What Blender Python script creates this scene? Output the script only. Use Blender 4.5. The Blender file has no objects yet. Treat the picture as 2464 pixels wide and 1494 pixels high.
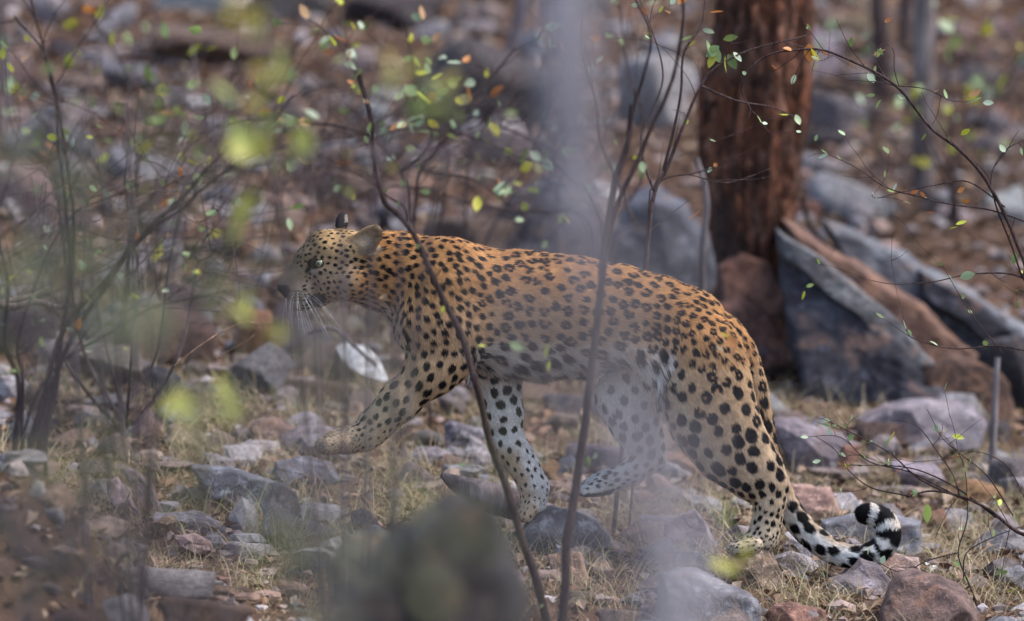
import bpy, math, random, time
import numpy as np
from mathutils import Vector, Matrix
T0 = time.time()
random.seed(7)
rng = np.random.default_rng(11)
S = bpy.context.scene
COL = S.collection

# ------------------------------------------------------------------ camera
CAM = np.array([0.0, -20.0, 1.6])
PITCH = math.atan((1.6 - 0.55) / 20.0)
FOCUS = 20.0 / math.cos(PITCH)
LENS = 36.0 * FOCUS / 2.4                     # 2.4 m across the frame at the animal
cd = bpy.data.cameras.new('camera')
cam = bpy.data.objects.new('camera', cd)
COL.objects.link(cam)
cam.location = CAM
cam.rotation_euler = (math.radians(90) - PITCH, 0, 0)
cd.sensor_width = 36.0
cd.lens = LENS
cd.clip_start = 0.2
cd.clip_end = 500
cd.dof.use_dof = True
cd.dof.focus_distance = FOCUS - 0.09
cd.dof.aperture_fstop = LENS / 140.0
cd.dof.aperture_blades = 0
S.camera = cam

# ------------------------------------------------------------------ world, sun, exposure
SUN_EL, SUN_AZ = math.radians(60), math.radians(98)
w = bpy.data.worlds.new('World')
S.world = w
w.use_nodes = True
nt = w.node_tree
bgn = nt.nodes['Background']
sky = nt.nodes.new('ShaderNodeTexSky')
sky.sky_type = 'NISHITA'
sky.sun_disc = False
sky.sun_elevation = SUN_EL
sky.sun_rotation = SUN_AZ
sky.dust_density = 2.4
sky.air_density = 0.9
sky.ozone_density = 0.9
nt.links.new(sky.outputs['Color'], bgn.inputs['Color'])
bgn.inputs['Strength'].default_value = 0.15
sl = bpy.data.lights.new('sun', 'SUN')
sl.energy = 1.5
sl.angle = math.radians(16)
sl.color = (1.0, 0.96, 0.91)
sun = bpy.data.objects.new('sun', sl)
COL.objects.link(sun)
sd = Vector((math.cos(SUN_EL) * math.sin(SUN_AZ), math.cos(SUN_EL) * math.cos(SUN_AZ), math.sin(SUN_EL)))
sun.rotation_euler = sd.to_track_quat('Z', 'Y').to_euler()
sun.location = (4, -4, 9)
S.view_settings.view_transform = 'Standard'
S.view_settings.look = 'None'
S.view_settings.exposure = 1.52
S.view_settings.gamma = 1.0
S.view_settings.use_curve_mapping = False
S.render.engine = 'CYCLES'
S.cycles.use_denoising = True
S.cycles.max_bounces = 5
S.cycles.diffuse_bounces = 3
S.cycles.glossy_bounces = 2
S.cycles.transmission_bounces = 3
S.cycles.transparent_max_bounces = 6
S.cycles.caustics_reflective = False
S.cycles.caustics_refractive = False
S.cycles_curves.shape = 'RIBBONS'

# ------------------------------------------------------------------ helpers
KU = 2.4 / 2464.0                              # metres per photo unit at the animal
_f = np.array([0, math.cos(PITCH), -math.sin(PITCH)])
_r = np.array([1.0, 0, 0])
_u = np.array([0, math.sin(PITCH), math.cos(PITCH)])

def ray(u, v):
    return _f + _r * ((u - 1232.0) / 2464.0 * 36 / LENS) + _u * (-(v - 747.0) / 2464.0 * 36 / LENS)

def at(u, v, y=0.0):
    d = ray(u, v)
    return CAM + d * ((y - CAM[1]) / d[1])

def project(p):
    q = np.asarray(p, float) - CAM
    z = q @ _f
    return 1232 + (q @ _r) / z * LENS / 36 * 2464, 747 - (q @ _u) / z * LENS / 36 * 2464

def scale_at(y):
    return KU * (y + 20.0) / 20.0

def hash3(ix, iy, iz, seed):
    n = (ix.astype(np.int64) * 73856093) ^ (iy.astype(np.int64) * 19349663) ^ (iz.astype(np.int64) * 83492791) ^ (seed * 2654435)
    n = (n ^ (n >> 13)) & 0x7fffffff
    n = (n * (n * n * 15731 + 789221) + 1376312589) & 0x7fffffff
    return n / 1073741824.0 - 1.0

def vnoise(p, seed=0):
    p = np.asarray(p, float)
    i = np.floor(p).astype(np.int64)
    f = p - i
    f = f * f * (3 - 2 * f)
    out = 0
    for dx in (0, 1):
        wx = f[..., 0] if dx else 1 - f[..., 0]
        for dy in (0, 1):
            wy = f[..., 1] if dy else 1 - f[..., 1]
            for dz in (0, 1):
                wz = f[..., 2] if dz else 1 - f[..., 2]
                out = out + wx * wy * wz * hash3(i[..., 0] + dx, i[..., 1] + dy, i[..., 2] + dz, seed)
    return out

def fbm(p, oct=4, seed=0):
    p = np.asarray(p, float)
    a, s, o = 0.5, 0.0, 0.0
    for k in range(oct):
        o = o + a * vnoise(p * (2.03 ** k) + 17.3 * k, seed + k)
        a *= 0.5
    return o

def sstep(a, b, x):
    t = np.clip((np.asarray(x, float) - a) / (b - a), 0, 1)
    return t * t * (3 - 2 * t)

def mesh_np(name, V, F, mat=None, smooth=True, mats=None, midx=None):
    me = bpy.data.meshes.new(name)
    V = np.asarray(V, np.float32)
    if isinstance(F, np.ndarray):
        n, k = F.shape
        me.vertices.add(len(V)); me.vertices.foreach_set('co', V.ravel())
        me.loops.add(n * k); me.loops.foreach_set('vertex_index', F.astype(np.int32).ravel())
        me.polygons.add(n)
        me.polygons.foreach_set('loop_start', np.arange(0, n * k, k, dtype=np.int32))
        me.update(calc_edges=True)
    else:
        me.from_pydata([tuple(v) for v in V], [], F)
    me.polygons.foreach_set('use_smooth', np.full(len(me.polygons), smooth, bool))
    if mat is not None: me.materials.append(mat)
    me.validate()
    me.update()
    return me

def tag(o, label=None, cat=None, group=None, kind=None):
    if label: o['label'] = label
    if cat: o['category'] = cat
    if group: o['group'] = group
    if kind: o['kind'] = kind
    return o

def obj(name, me, parent=None, loc=None, color=None):
    o = bpy.data.objects.new(name, me)
    COL.objects.link(o)
    if parent is not None: o.parent = parent
    if loc is not None: o.location = loc
    if color is not None: o.color = (*color[:3], 1.0)
    return o

def empty(name, loc):
    o = bpy.data.objects.new(name, None)
    COL.objects.link(o)
    o.location = loc
    o.empty_display_size = 0.1
    return o

class NT:
    """small node tree writer"""
    def __init__(s, name):
        s.m = bpy.data.materials.new(name)
        s.m.use_nodes = True
        s.t = s.m.node_tree
        s.b = s.t.nodes['Principled BSDF']
        s.out = s.t.nodes['Material Output']
    def n(s, typ, props=None, **inp):
        nd = s.t.nodes.new(typ)
        for k, v in (props or {}).items(): setattr(nd, k, v)
        for k, v in inp.items():
            key = k.replace('_', ' ')
            s.set(nd, key, v)
        return nd
    def set(s, nd, key, v):
        i = nd.inputs[int(key[1:])] if key[0] == '#' else nd.inputs[key]
        if isinstance(v, bpy.types.NodeSocket): s.t.links.new(v, i)
        else: i.default_value = v
    def noise(s, vec, scale, detail=4, rough=0.55, dist=0.0):
        nd = s.n('ShaderNodeTexNoise', Scale=scale, Detail=detail, Roughness=rough, Distortion=dist)
        s.t.links.new(vec, nd.inputs['Vector'])
        return nd.outputs['Fac']
    def ramp(s, fac, stops):
        nd = s.t.nodes.new('ShaderNodeValToRGB')
        el = nd.color_ramp.elements
        while len(el) < len(stops): el.new(0.5)
        for e, (p, c) in zip(el, stops):
            e.position = p
            e.color = (*c, 1) if len(c) == 3 else c
        s.t.links.new(fac, nd.inputs['Fac'])
        return nd.outputs['Color']
    def mix(s, fac, a, b, mode='MIX'):
        nd = s.t.nodes.new('ShaderNodeMix')
        nd.data_type = 'RGBA'; nd.blend_type = mode
        for idx, v in ((0, fac), (6, a), (7, b)):
            if isinstance(v, bpy.types.NodeSocket): s.t.links.new(v, nd.inputs[idx])
            elif idx == 0: nd.inputs[0].default_value = v
            else: nd.inputs[idx].default_value = (*v, 1) if len(v) == 3 else v
        return nd.outputs[2]
    def math(s, op, a, b=0.5, clamp=False):
        nd = s.t.nodes.new('ShaderNodeMath'); nd.operation = op; nd.use_clamp = clamp
        for i, v in enumerate((a, b)):
            if isinstance(v, bpy.types.NodeSocket): s.t.links.new(v, nd.inputs[i])
            else: nd.inputs[i].default_value = v
        return nd.outputs[0]
    def bump(s, h, strength=0.5, dist=0.01):
        nd = s.n('ShaderNodeBump', Strength=strength, Distance=dist, Height=h)
        s.t.links.new(nd.outputs[0], s.b.inputs['Normal'])
    def base(s, c, rough=0.85, spec=0.25):
        s.set(s.b, 'Base Color', c if isinstance(c, bpy.types.NodeSocket) else (*c, 1))
        s.b.inputs['Roughness'].default_value = rough
        s.b.inputs['Specular IOR Level'].default_value = spec

# ------------------------------------------------------------------ materials
def mat_rock(name, grain=1.0, strata=0.0):
    k = NT(name)
    oi = k.n('ShaderNodeObjectInfo')
    tc = k.n('ShaderNodeTexCoord')
    off = k.n('ShaderNodeVectorMath', {'operation': 'ADD'})
    k.t.links.new(tc.outputs['Object'], off.inputs[0])
    rv = k.n('ShaderNodeVectorMath', {'operation': 'SCALE'})
    rv.inputs[0].default_value = (31, 17, 53)
    k.t.links.new(oi.outputs['Random'], rv.inputs['Scale'])
    k.t.links.new(rv.outputs[0], off.inputs[1])
    P = off.outputs[0]
    n1 = k.noise(P, 2.2 * grain, 5, 0.6, 0.4)
    n2 = k.noise(P, 9 * grain, 5, 0.65)
    n3 = k.noise(P, 38 * grain, 4, 0.7)
    c = oi.outputs['Color']
    dark = k.mix(1.0, c, (0.42, 0.40, 0.43), 'MULTIPLY')
    pale = k.mix(1.0, c, (1.85, 1.88, 1.92), 'MULTIPLY')
    rust = k.mix(0.5, c, (0.22, 0.11, 0.06))
    a = k.mix(k.ramp(n1, [(0.40, (0, 0, 0)), (0.56, (1, 1, 1))]), c, dark)
    a = k.mix(k.ramp(n2, [(0.52, (0, 0, 0)), (0.68, (.85, .85, .85))]), a, pale)
    rn = k.noise(P, 3.3 * grain, 3, 0.5, 0.8)
    a = k.mix(k.ramp(rn, [(0.56, (0, 0, 0)), (0.66, (0.8, 0.8, 0.8))]), a, rust)
    a = k.mix(k.ramp(n3, [(0.36, (0.55, 0.55, 0.55)), (0.5, (0, 0, 0))]), a, dark)
    if strata:
        wv = k.n('ShaderNodeTexWave', {'bands_direction': 'Z'}, Scale=3.2, Distortion=5.0, Detail=4.0)
        k.t.links.new(P, wv.inputs['Vector'])
        a = k.mix(k.math('MULTIPLY', wv.outputs['Fac'], strata), a, dark)
        h = k.math('ADD', k.math('MULTIPLY', n3, 0.4), k.math('ADD', n2, k.math('MULTIPLY', wv.outputs['Fac'], 0.5)))
    else:
        h = k.math('ADD', k.math('MULTIPLY', n3, 0.5), n2)
    k.base(a, 0.82, 0.3)
    k.bump(h, 0.75, 0.012)
    return k.m

M = {}
M['rock'] = mat_rock('rock_surface', 6.0)
M['slab'] = mat_rock('slab_surface', 3.2, 0.45)

def mat_ground():
    k = NT('forest_soil')
    tc = k.n('ShaderNodeTexCoord')
    P = tc.outputs['Object']
    n1 = k.noise(P, 1.1, 5, 0.6)
    n2 = k.noise(P, 11, 6, 0.7)
    n3 = k.noise(P, 60, 4, 0.7)
    a = k.ramp(n2, [(0.3, (0.02, 0.014, 0.010)), (0.48, (0.065, 0.041, 0.028)), (0.6, (0.125, 0.082, 0.054)), (0.75, (0.18, 0.135, 0.10))])
    a = k.mix(k.ramp(n1, [(0.42, (0, 0, 0)), (0.6, (0.7, 0.7, 0.7))]), a, (0.13, 0.07, 0.045))
    a = k.mix(k.ramp(n3, [(0.35, (0.7, 0.7, 0.7)), (0.5, (0, 0, 0))]), a, (0.05, 0.035, 0.03))
    k.base(a, 0.95, 0.1)
    k.bump(k.math('ADD', n2, n3), 0.9, 0.03)
    return k.m
M['soil'] = mat_ground()

def mat_bark(name, cols, scale=1.0, obj_tint=False):
    k = NT(name)
    tc = k.n('ShaderNodeTexCoord')
    mp = k.n('ShaderNodeMapping')
    mp.inputs['Scale'].default_value = (1, 1, 0.22)
    k.t.links.new(tc.outputs['Object'], mp.inputs['Vector'])
    P = mp.outputs[0]
    n1 = k.noise(P, 9 * scale, 5, 0.62, 0.7)
    n2 = k.noise(P, 40 * scale, 4, 0.65)
    nb = k.noise(tc.outputs['Object'], 5 * scale, 3, 0.55)
    a = k.ramp(n1, [(0.34, cols[0]), (0.48, cols[1]), (0.60, cols[2]), (0.74, cols[3])])
    a = k.mix(k.ramp(nb, [(0.5, (0, 0, 0)), (0.68, (0.75, 0.75, 0.75))]), a, cols[4])
    a = k.mix(k.ramp(n2, [(0.34, (0.7, 0.7, 0.7)), (0.5, (0, 0, 0))]), a, cols[0])
    if obj_tint:
        oi = k.n('ShaderNodeObjectInfo')
        a = k.mix(1.0, a, oi.outputs['Color'], 'MULTIPLY')
    k.base(a, 0.9, 0.15)
    k.bump(k.math('ADD', n1, k.math('MULTIPLY', n2, 0.5)), 0.9, 0.02)
    return k.m
def mat_flaky():
    k = NT('red_brown_flaking_bark')
    tc = k.n('ShaderNodeTexCoord')
    mp = k.n('ShaderNodeMapping'); mp.inputs['Scale'].default_value = (1, 1, .42)
    k.t.links.new(tc.outputs['Object'], mp.inputs['Vector'])
    P = mp.outputs[0]
    big = k.noise(P, 7, 4, .6, .6)
    vor = k.n('ShaderNodeTexVoronoi', {'feature': 'F1'}, Scale=34.0, Randomness=1.0)
    wv = k.n('ShaderNodeVectorMath', {'operation': 'ADD'})
    nn = k.n('ShaderNodeTexNoise', Scale=16.0, Detail=3.0); k.t.links.new(P, nn.inputs['Vector'])
    sc_ = k.n('ShaderNodeVectorMath', {'operation': 'SCALE'}); sc_.inputs['Scale'].default_value = .09
    k.t.links.new(nn.outputs['Color'], sc_.inputs[0])
    k.t.links.new(P, wv.inputs[0]); k.t.links.new(sc_.outputs[0], wv.inputs[1]); k.t.links.new(wv.outputs[0], vor.inputs['Vector'])
    fine = k.noise(P, 70, 4, .7)
    c = k.ramp(vor.outputs['Color'], [(.15, (.05, .02, .012)), (.4, (.12, .050, .031)), (.62, (.21, .078, .04)), (.85, (.25, .125, .085))])
    c = k.mix(k.ramp(big, [(.40, (.85, .85, .85)), (.54, (0, 0, 0))]), c, (.030, .016, .013))
    c = k.mix(k.ramp(fine, [(.36, (.8, .8, .8)), (.52, (0, 0, 0))]), c, (.03, .016, .012))
    pt = k.noise(tc.outputs['Object'], 4, 3, .5)
    c = k.mix(k.ramp(pt, [(.58, (0, 0, 0)), (.7, (.55, .55, .55))]), c, (.22, .16, .13))
    k.base(c, .9, .15)
    k.bump(k.math('ADD', k.math('MULTIPLY', vor.outputs['Distance'], -1.2), k.math('ADD', fine, big)), .9, .03)
    return k.m
M['bark_red'] = mat_flaky()
M['bark_grey'] = mat_bark('grey_bark', [(0.06, 0.05, 0.052), (0.14, 0.125, 0.125), (0.22, 0.2, 0.2), (0.3, 0.28, 0.28), (0.12, 0.1, 0.1)], 1.6, True)
M['twig'] = mat_bark('twig_bark', [(0.03, 0.022, 0.022), (0.07, 0.055, 0.052), (0.11, 0.09, 0.085), (0.17, 0.145, 0.14), (0.08, 0.06, 0.055)], 4.0, True)

def mat_leaf():
    k = NT('leaf_blade')
    oi = k.n('ShaderNodeObjectInfo')
    tc = k.n('ShaderNodeTexCoord')
    n = k.noise(tc.outputs['Object'], 60, 3, 0.6)
    c = k.mix(k.ramp(n, [(0.4, (0, 0, 0)), (0.75, (0.5, 0.5, 0.5))]), oi.outputs['Color'], (0.20, 0.17, 0.05))
    k.base(c, 0.45, 0.4)
    tr = k.n('ShaderNodeBsdfTranslucent')
    k.t.links.new(c, tr.inputs['Color'])
    mx = k.n('ShaderNodeMixShader')
    mx.inputs[0].default_value = 0.35
    k.t.links.new(k.b.outputs[0], mx.inputs[1]); k.t.links.new(tr.outputs[0], mx.inputs[2])
    k.t.links.new(mx.outputs[0], k.out.inputs['Surface'])
    return k.m
M['leaf'] = mat_leaf()

def mat_island(name, stops, rough=0.85, transl=0.0):
    k = NT(name)
    g = k.n('ShaderNodeNewGeometry')
    c = k.ramp(g.outputs['Random Per Island'], stops)
    k.base(c, rough, 0.2)
    if transl:
        tr = k.n('ShaderNodeBsdfTranslucent')
        k.t.links.new(c, tr.inputs['Color'])
        mx = k.n('ShaderNodeMixShader'); mx.inputs[0].default_value = transl
        k.t.links.new(k.b.outputs[0], mx.inputs[1]); k.t.links.new(tr.outputs[0], mx.inputs[2])
        k.t.links.new(mx.outputs[0], k.out.inputs['Surface'])
    return k.m
M['litter'] = mat_island('dead_leaves', [(0, (0.045, 0.028, 0.02)), (0.3, (0.115, 0.066, 0.042)), (0.55, (0.19, 0.118, 0.076)), (0.78, (0.29, 0.215, 0.155)), (0.9, (0.17, 0.085, 0.048)), (1, (0.36, 0.31, 0.26))], 0.8, 0.15)
M['straw'] = mat_island('dry_straw', [(0, (0.30, 0.22, 0.12)), (0.4, (0.42, 0.33, 0.2)), (0.75, (0.5, 0.42, 0.29)), (0.93, (0.24, 0.23, 0.1)), (1, (0.14, 0.19, 0.06))], 0.7, 0.25)
M['pebble'] = mat_island('pebbles', [(0, (0.12, 0.09, 0.09)), (0.3, (0.2, 0.155, 0.15)), (0.55, (0.27, 0.2, 0.18)), (0.75, (0.22, 0.12, 0.085)), (1, (0.36, 0.32, 0.32))], 0.9)
M['grassgreen'] = mat_island('green_blades', [(0, (0.09, 0.15, 0.04)), (0.5, (0.16, 0.24, 0.06)), (1, (0.24, 0.3, 0.1))], 0.6, 0.3)

def mat_rubble():
    k = NT('broken_stone')
    g = k.n('ShaderNodeNewGeometry'); tc = k.n('ShaderNodeTexCoord')
    c = k.ramp(g.outputs['Random Per Island'], [(0, GREY_), (0.2, (.175, .148, .152)), (0.4, (.24, .17, .14)), (0.52, (.17, .095, .06)), (0.65, (.14, .14, .155)), (0.8, (.28, .255, .25)), (0.92, (.08, .06, .06)), (1, (.36, .33, .33))])
    n = k.noise(tc.outputs['Object'], 45, 5, .65); n2 = k.noise(tc.outputs['Object'], 160, 3, .6)
    d = k.mix(1.0, c, (.45, .42, .43), 'MULTIPLY')
    c = k.mix(k.ramp(n, [(.42, (0, 0, 0)), (.6, (.9, .9, .9))]), c, d)
    k.base(c, .85, .25)
    k.bump(k.math('ADD', n, n2), .6, .006)
    return k.m
GREY_ = (.2, .19, .2)
M['rubble'] = mat_rubble()
# ================================================================== the ground
def gbase(x, y):
    x = np.asarray(x, float); y = np.asarray(y, float)
    up = 0.11 * y + 0.012 * np.minimum(y, 9) ** 2 + 0.22 * np.maximum(y - 9, 0)
    dn = -0.30 * (1 - np.exp(y / 1.6)) 
    return np.where(y > 0, up, dn) - 0.035 - 0.085 * np.clip(x, -1.6, 1.6) + 0.38 * np.exp(-.5 * ((x + 1.08) / .16) ** 2 - .5 * ((y + 1.25) / .32) ** 2)

def gz(x, y):
    x = np.asarray(x, float); y = np.asarray(y, float)
    p = np.stack([x, y, 0 * x], -1)
    return gbase(x, y) + 0.05 * fbm(p * 0.9, 2, 3) + 0.025 * fbm(p * 5.0, 3, 8)

def ground_hit(u, v):
    d = ray(u, v)
    ts_ = np.linspace(14, 48, 700)
    P = CAM + d * ts_[:, None]
    below = P[:, 2] < gbase(P[:, 0], P[:, 1])
    i = below.argmax() if below.any() else len(ts_) - 1
    return P[i]

def axis_steps(segs):
    out = [segs[0][0]]
    for a, b, st in segs:
        n = max(1, int(round((b - a) / st)))
        out += list(a + (b - a) * np.arange(1, n + 1) / n)
    return np.array(out)
gxs = axis_steps([(-60, -12, 4), (-12, -3, .5), (-3, 3, .045), (3, 12, .5), (12, 60, 4)])
gys = axis_steps([(-40, -22, 3), (-22, -3, .5), (-3, 8, .045), (8, 14, .3), (14, 60, 2.5)])
GX, GY = np.meshgrid(gxs, gys, indexing='ij')
GZ = gz(GX, GY)
V = np.stack([GX, GY, GZ], -1).reshape(-1, 3)
nyg = len(gys)
ii, jj = np.meshgrid(np.arange(len(gxs) - 1), np.arange(nyg - 1), indexing='ij')
a = (ii * nyg + jj).ravel()
ground = obj('ground', mesh_np('ground', V, np.stack([a, a + nyg, a + nyg + 1, a + 1], 1), M['soil']))
tag(ground, 'brown stony forest floor rising behind the leopard', kind='structure')

# ================================================================== rocks
def ico(sub):
    import bmesh
    bm = bmesh.new()
    bmesh.ops.create_icosphere(bm, subdivisions=sub, radius=1)
    V = np.array([v.co[:] for v in bm.verts]); F = np.array([[v.index for v in f.verts] for f in bm.faces])
    bm.free()
    return V, F
ICO = {k: ico(k) for k in (2, 3, 4, 5)}

def rock_mesh(seed, sub=4, planes=11, sharp=40.0, rough=.05, shape='block'):
    r = np.random.default_rng(seed)
    D, F = ICO[sub]
    N = r.normal(size=(planes, 3)); N /= np.linalg.norm(N, axis=1)[:, None]
    h = r.uniform(.55, 1.0, planes)
    if shape == 'slab':
        N = np.concatenate([N, [[0.1, 0.05, 1], [0, 0.1, -1]]]); h = np.concatenate([h + .15, [.42, .42]])
    if shape == 'wedge':
        N = np.concatenate([N, [[.6, -.2, .75], [-.75, -.1, .6], [0, 0, -1]]]); h = np.concatenate([h + .1, [.5, .55, .5]])
    if shape == 'round': h = h * .62 + .38
    N /= np.linalg.norm(N, axis=1)[:, None]
    dn = D @ N.T
    x = np.maximum(dn, 1e-3) / h                       # 1/r for each plane
    m = (np.concatenate([x, np.full((len(D), 1), .72)], 1) ** sharp).sum(1) ** (1 / sharp)
    R = 1 / m
    P = D * R[:, None]
    lo, hi = P.min(0), P.max(0)
    P = (P - (lo + hi) / 2) / (hi - lo)                # unit box
    o = seed * 3.1
    P = P * (1 + rough * 1.3 * fbm(P * 3 + o, 3, seed)[:, None] + rough * .7 * fbm(P * 11 + o, 3, seed + 9)[:, None])
    ledge = vnoise(np.stack([P[:, 0] * 2 + o, P[:, 1] * 2, P[:, 2] * 9], -1), seed + 4)
    P[:, :2] *= (1 + rough * .8 * ledge)[:, None]
    P *= (1 + rough * .35 * vnoise(P * 26 + o, seed + 6))[:, None]
    return mesh_np('rock', P, F, None, True)

RV = {}
def rock_var(shape, i, sub):
    k = (shape, i, sub)
    if k not in RV:
        RV[k] = rock_mesh(100 + i * 7 + len(shape) * 31, sub, 10 + (i * 3) % 7, 55.0 if shape != 'round' else 26.0, .075, shape)
        RV[k].materials.append(M['rock'])
    return RV[k]

GREY = (0.165, 0.158, 0.162); BLUE = (0.135, 0.142, 0.162); MAUVE = (0.17, 0.142, 0.146); PINK = (0.255, 0.175, 0.15); RUST = (0.215, 0.105, 0.07)
TAN = (0.26, 0.195, 0.135); DARK = (0.06, 0.055, 0.06); PALE = (0.34, 0.32, 0.32); WHITE = (.72, .70, .68); BROWN = (0.125, 0.08, 0.062); ORANGE = (0.28, 0.155, 0.08)
CNAME = {GREY: 'grey', BLUE: 'blue-grey', MAUVE: 'mauve', PINK: 'pinkish', RUST: 'rust-brown', TAN: 'tan', DARK: 'dark', PALE: 'pale', WHITE: 'white', BROWN: 'brown', ORANGE: 'orange-brown'}
ROCKS = []
def rock(u, vb, wu, hu_, col, shape='block', rz=0., tilt=(0, 0), depth=.8, y=None, var=None, sub=4, label=None, sink=.12, name='rock', mat=None):
    """stone whose visible base is at (u, vb) in the photo and covers wu x hu_ there"""
    p = ground_hit(u, vb) if y is None or y > -.9 else at(u, vb, y)
    s = scale_at(p[1])
    W, Hh = wu * s, hu_ * s * (1 + sink)
    Dp = W * depth
    if var is None: var = random.randrange(6)
    o = bpy.data.objects.new(name, rock_var(shape, var, sub))
    COL.objects.link(o)
    o.color = (*[c * random.uniform(.92, 1.08) for c in col], 1)
    c_, s_ = abs(math.cos(rz)), abs(math.sin(rz))
    o.scale = (W, Dp, Hh)
    o.rotation_euler = (tilt[0], tilt[1], 0)
    if rz: o.rotation_euler.z = rz
    o.location = (p[0], p[1] + Dp * .38, p[2] + Hh * .5 - hu_ * s * sink)
    if mat: o.material_slots[0].link = 'OBJECT'; o.material_slots[0].material = mat
    o['category'] = 'rock'
    if label: o['label'] = label
    ROCKS.append((o, u, vb - hu_ / 2, wu, hu_, col, shape))
    return o

# -- the stones one can pick out around the animal
rock(1595, 1310, 150, 70, PALE, 'slab', .6, y=.12, var=2, label='flat pale stone left of the purple-grey wedge')
rock(1400, 1470, 80, 46, TAN, 'block', .9, y=-.33, var=1, label='small tan stone at the foot of the sticks')
rock(1500, 1512, 110, 44, PINK, 'slab', .3, y=-.45, var=3, label='low pink stone on the bottom edge between the sticks and the slab')
rock(1345, 1225, 60, 42, MAUVE, 'round', .3, y=.3, sub=4, var=2, label='small purple stone between the front paw and the lifted hind paw')
rock(1322, 1165, 52, 62, ORANGE, 'block', .1, y=.45, var=0, label='small orange stone right of the planted foreleg wrist')
rock(1372, 1150, 90, 52, BLUE, 'wedge', .4, y=.5, var=3, label='small blue-grey stone above the lifted hind paw')
rock(1455, 1150, 190, 80, MAUVE, 'slab', .2, y=.75, var=5, label='mauve slab seen under the belly behind the lifted hind leg')
rock(1352, 1042, 90, 46, PINK, 'round', .1, y=1.15, var=1, label='red-pink stone seen under the belly')
rock(1390, 1000, 150, 50, MAUVE, 'slab', .1, y=1.5, var=3, label='long mauve stone under the belly near the far thigh')
rock(1265, 960, 160, 60, TAN, 'slab', 0., y=1.6, var=2, label='tan flat stone just under the chest')
rock(350, 1062, 92, 76, PINK, 'wedge', .2, y=.75, var=0, label='pinkish grey wedge near the left bush foot')
rock(425, 1010, 70, 50, ORANGE, 'wedge', .2, y=1.0, var=4, label='small orange-brown wedge above the tan stone')
rock(600, 1345, 110, 42, PALE, 'slab', .4, y=-.25, sub=4, var=1, label='small whitish stone right of the oval pink one')
rock(505, 1205, 60, 70, GREY, 'block', .2, y=.0, var=3, label='small grey block between the split rock and the long slab')
rock(245, 948, 205, 130, MAUVE, 'block', .1, y=1.45, sub=5, var=5, label='big lilac-grey rock behind the left bush')
rock(628, 965, 160, 145, GREY, 'round', .2, y=1.35, sub=5, var=0, label='rounded grey rock below the tan rock left of the chest')
rock(612, 855, 100, 112, ORANGE, 'round', .4, y=2.1, sub=4, var=1, label='orange-tan rock straight below the leopard chin')
rock(745, 850, 110, 70, MAUVE, 'slab', .3, (0, .4), y=2.0, var=2, label='slanting mauve slab below the throat')
rock(790, 905, 150, 80, PINK, 'slab', .3, y=1.7, var=4, label='pinkish slab left of the white stone')
rock(760, 985, 190, 70, BROWN, 'slab', .1, y=1.3, var=3, label='brown slab above the lifted forepaw')
rock(395, 880, 260, 150, BROWN, 'round', .1, y=1.9, var=4, label='broad brown rock in the shade behind the left bush')
rock(90, 1000, 110, 80, TAN, 'block', .2, y=1.1, var=1, label='tan stone behind the left bush foot')
# -- right of the animal
rock(2352, 1230, 130, 78, ORANGE, 'round', .3, y=.75, sub=4, var=2, label='orange-brown stone behind the lower right twigs')
rock(2205, 1190, 140, 80, PALE, 'block', .3, y=.95, var=5, label='pale stone behind the lower right twigs')
rock(2432, 1210, 110, 110, MAUVE, 'block', .3, y=.8, var=3, label='mauve rock cut by the right edge behind the twigs')
rock(2410, 1350, 120, 66, RUST, 'round', .2, y=.2, var=4, label='small red-brown stone near the right edge')
rock(2452, 1440, 60, 60, PINK, 'block', .2, y=-.1, var=2, label='pink stone cut by the right edge near the bottom')
rock(2120, 1075, 130, 60, BROWN, 'slab', .1, y=1.55, var=2, label='low brown stone below the wide lilac boulder')
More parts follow.
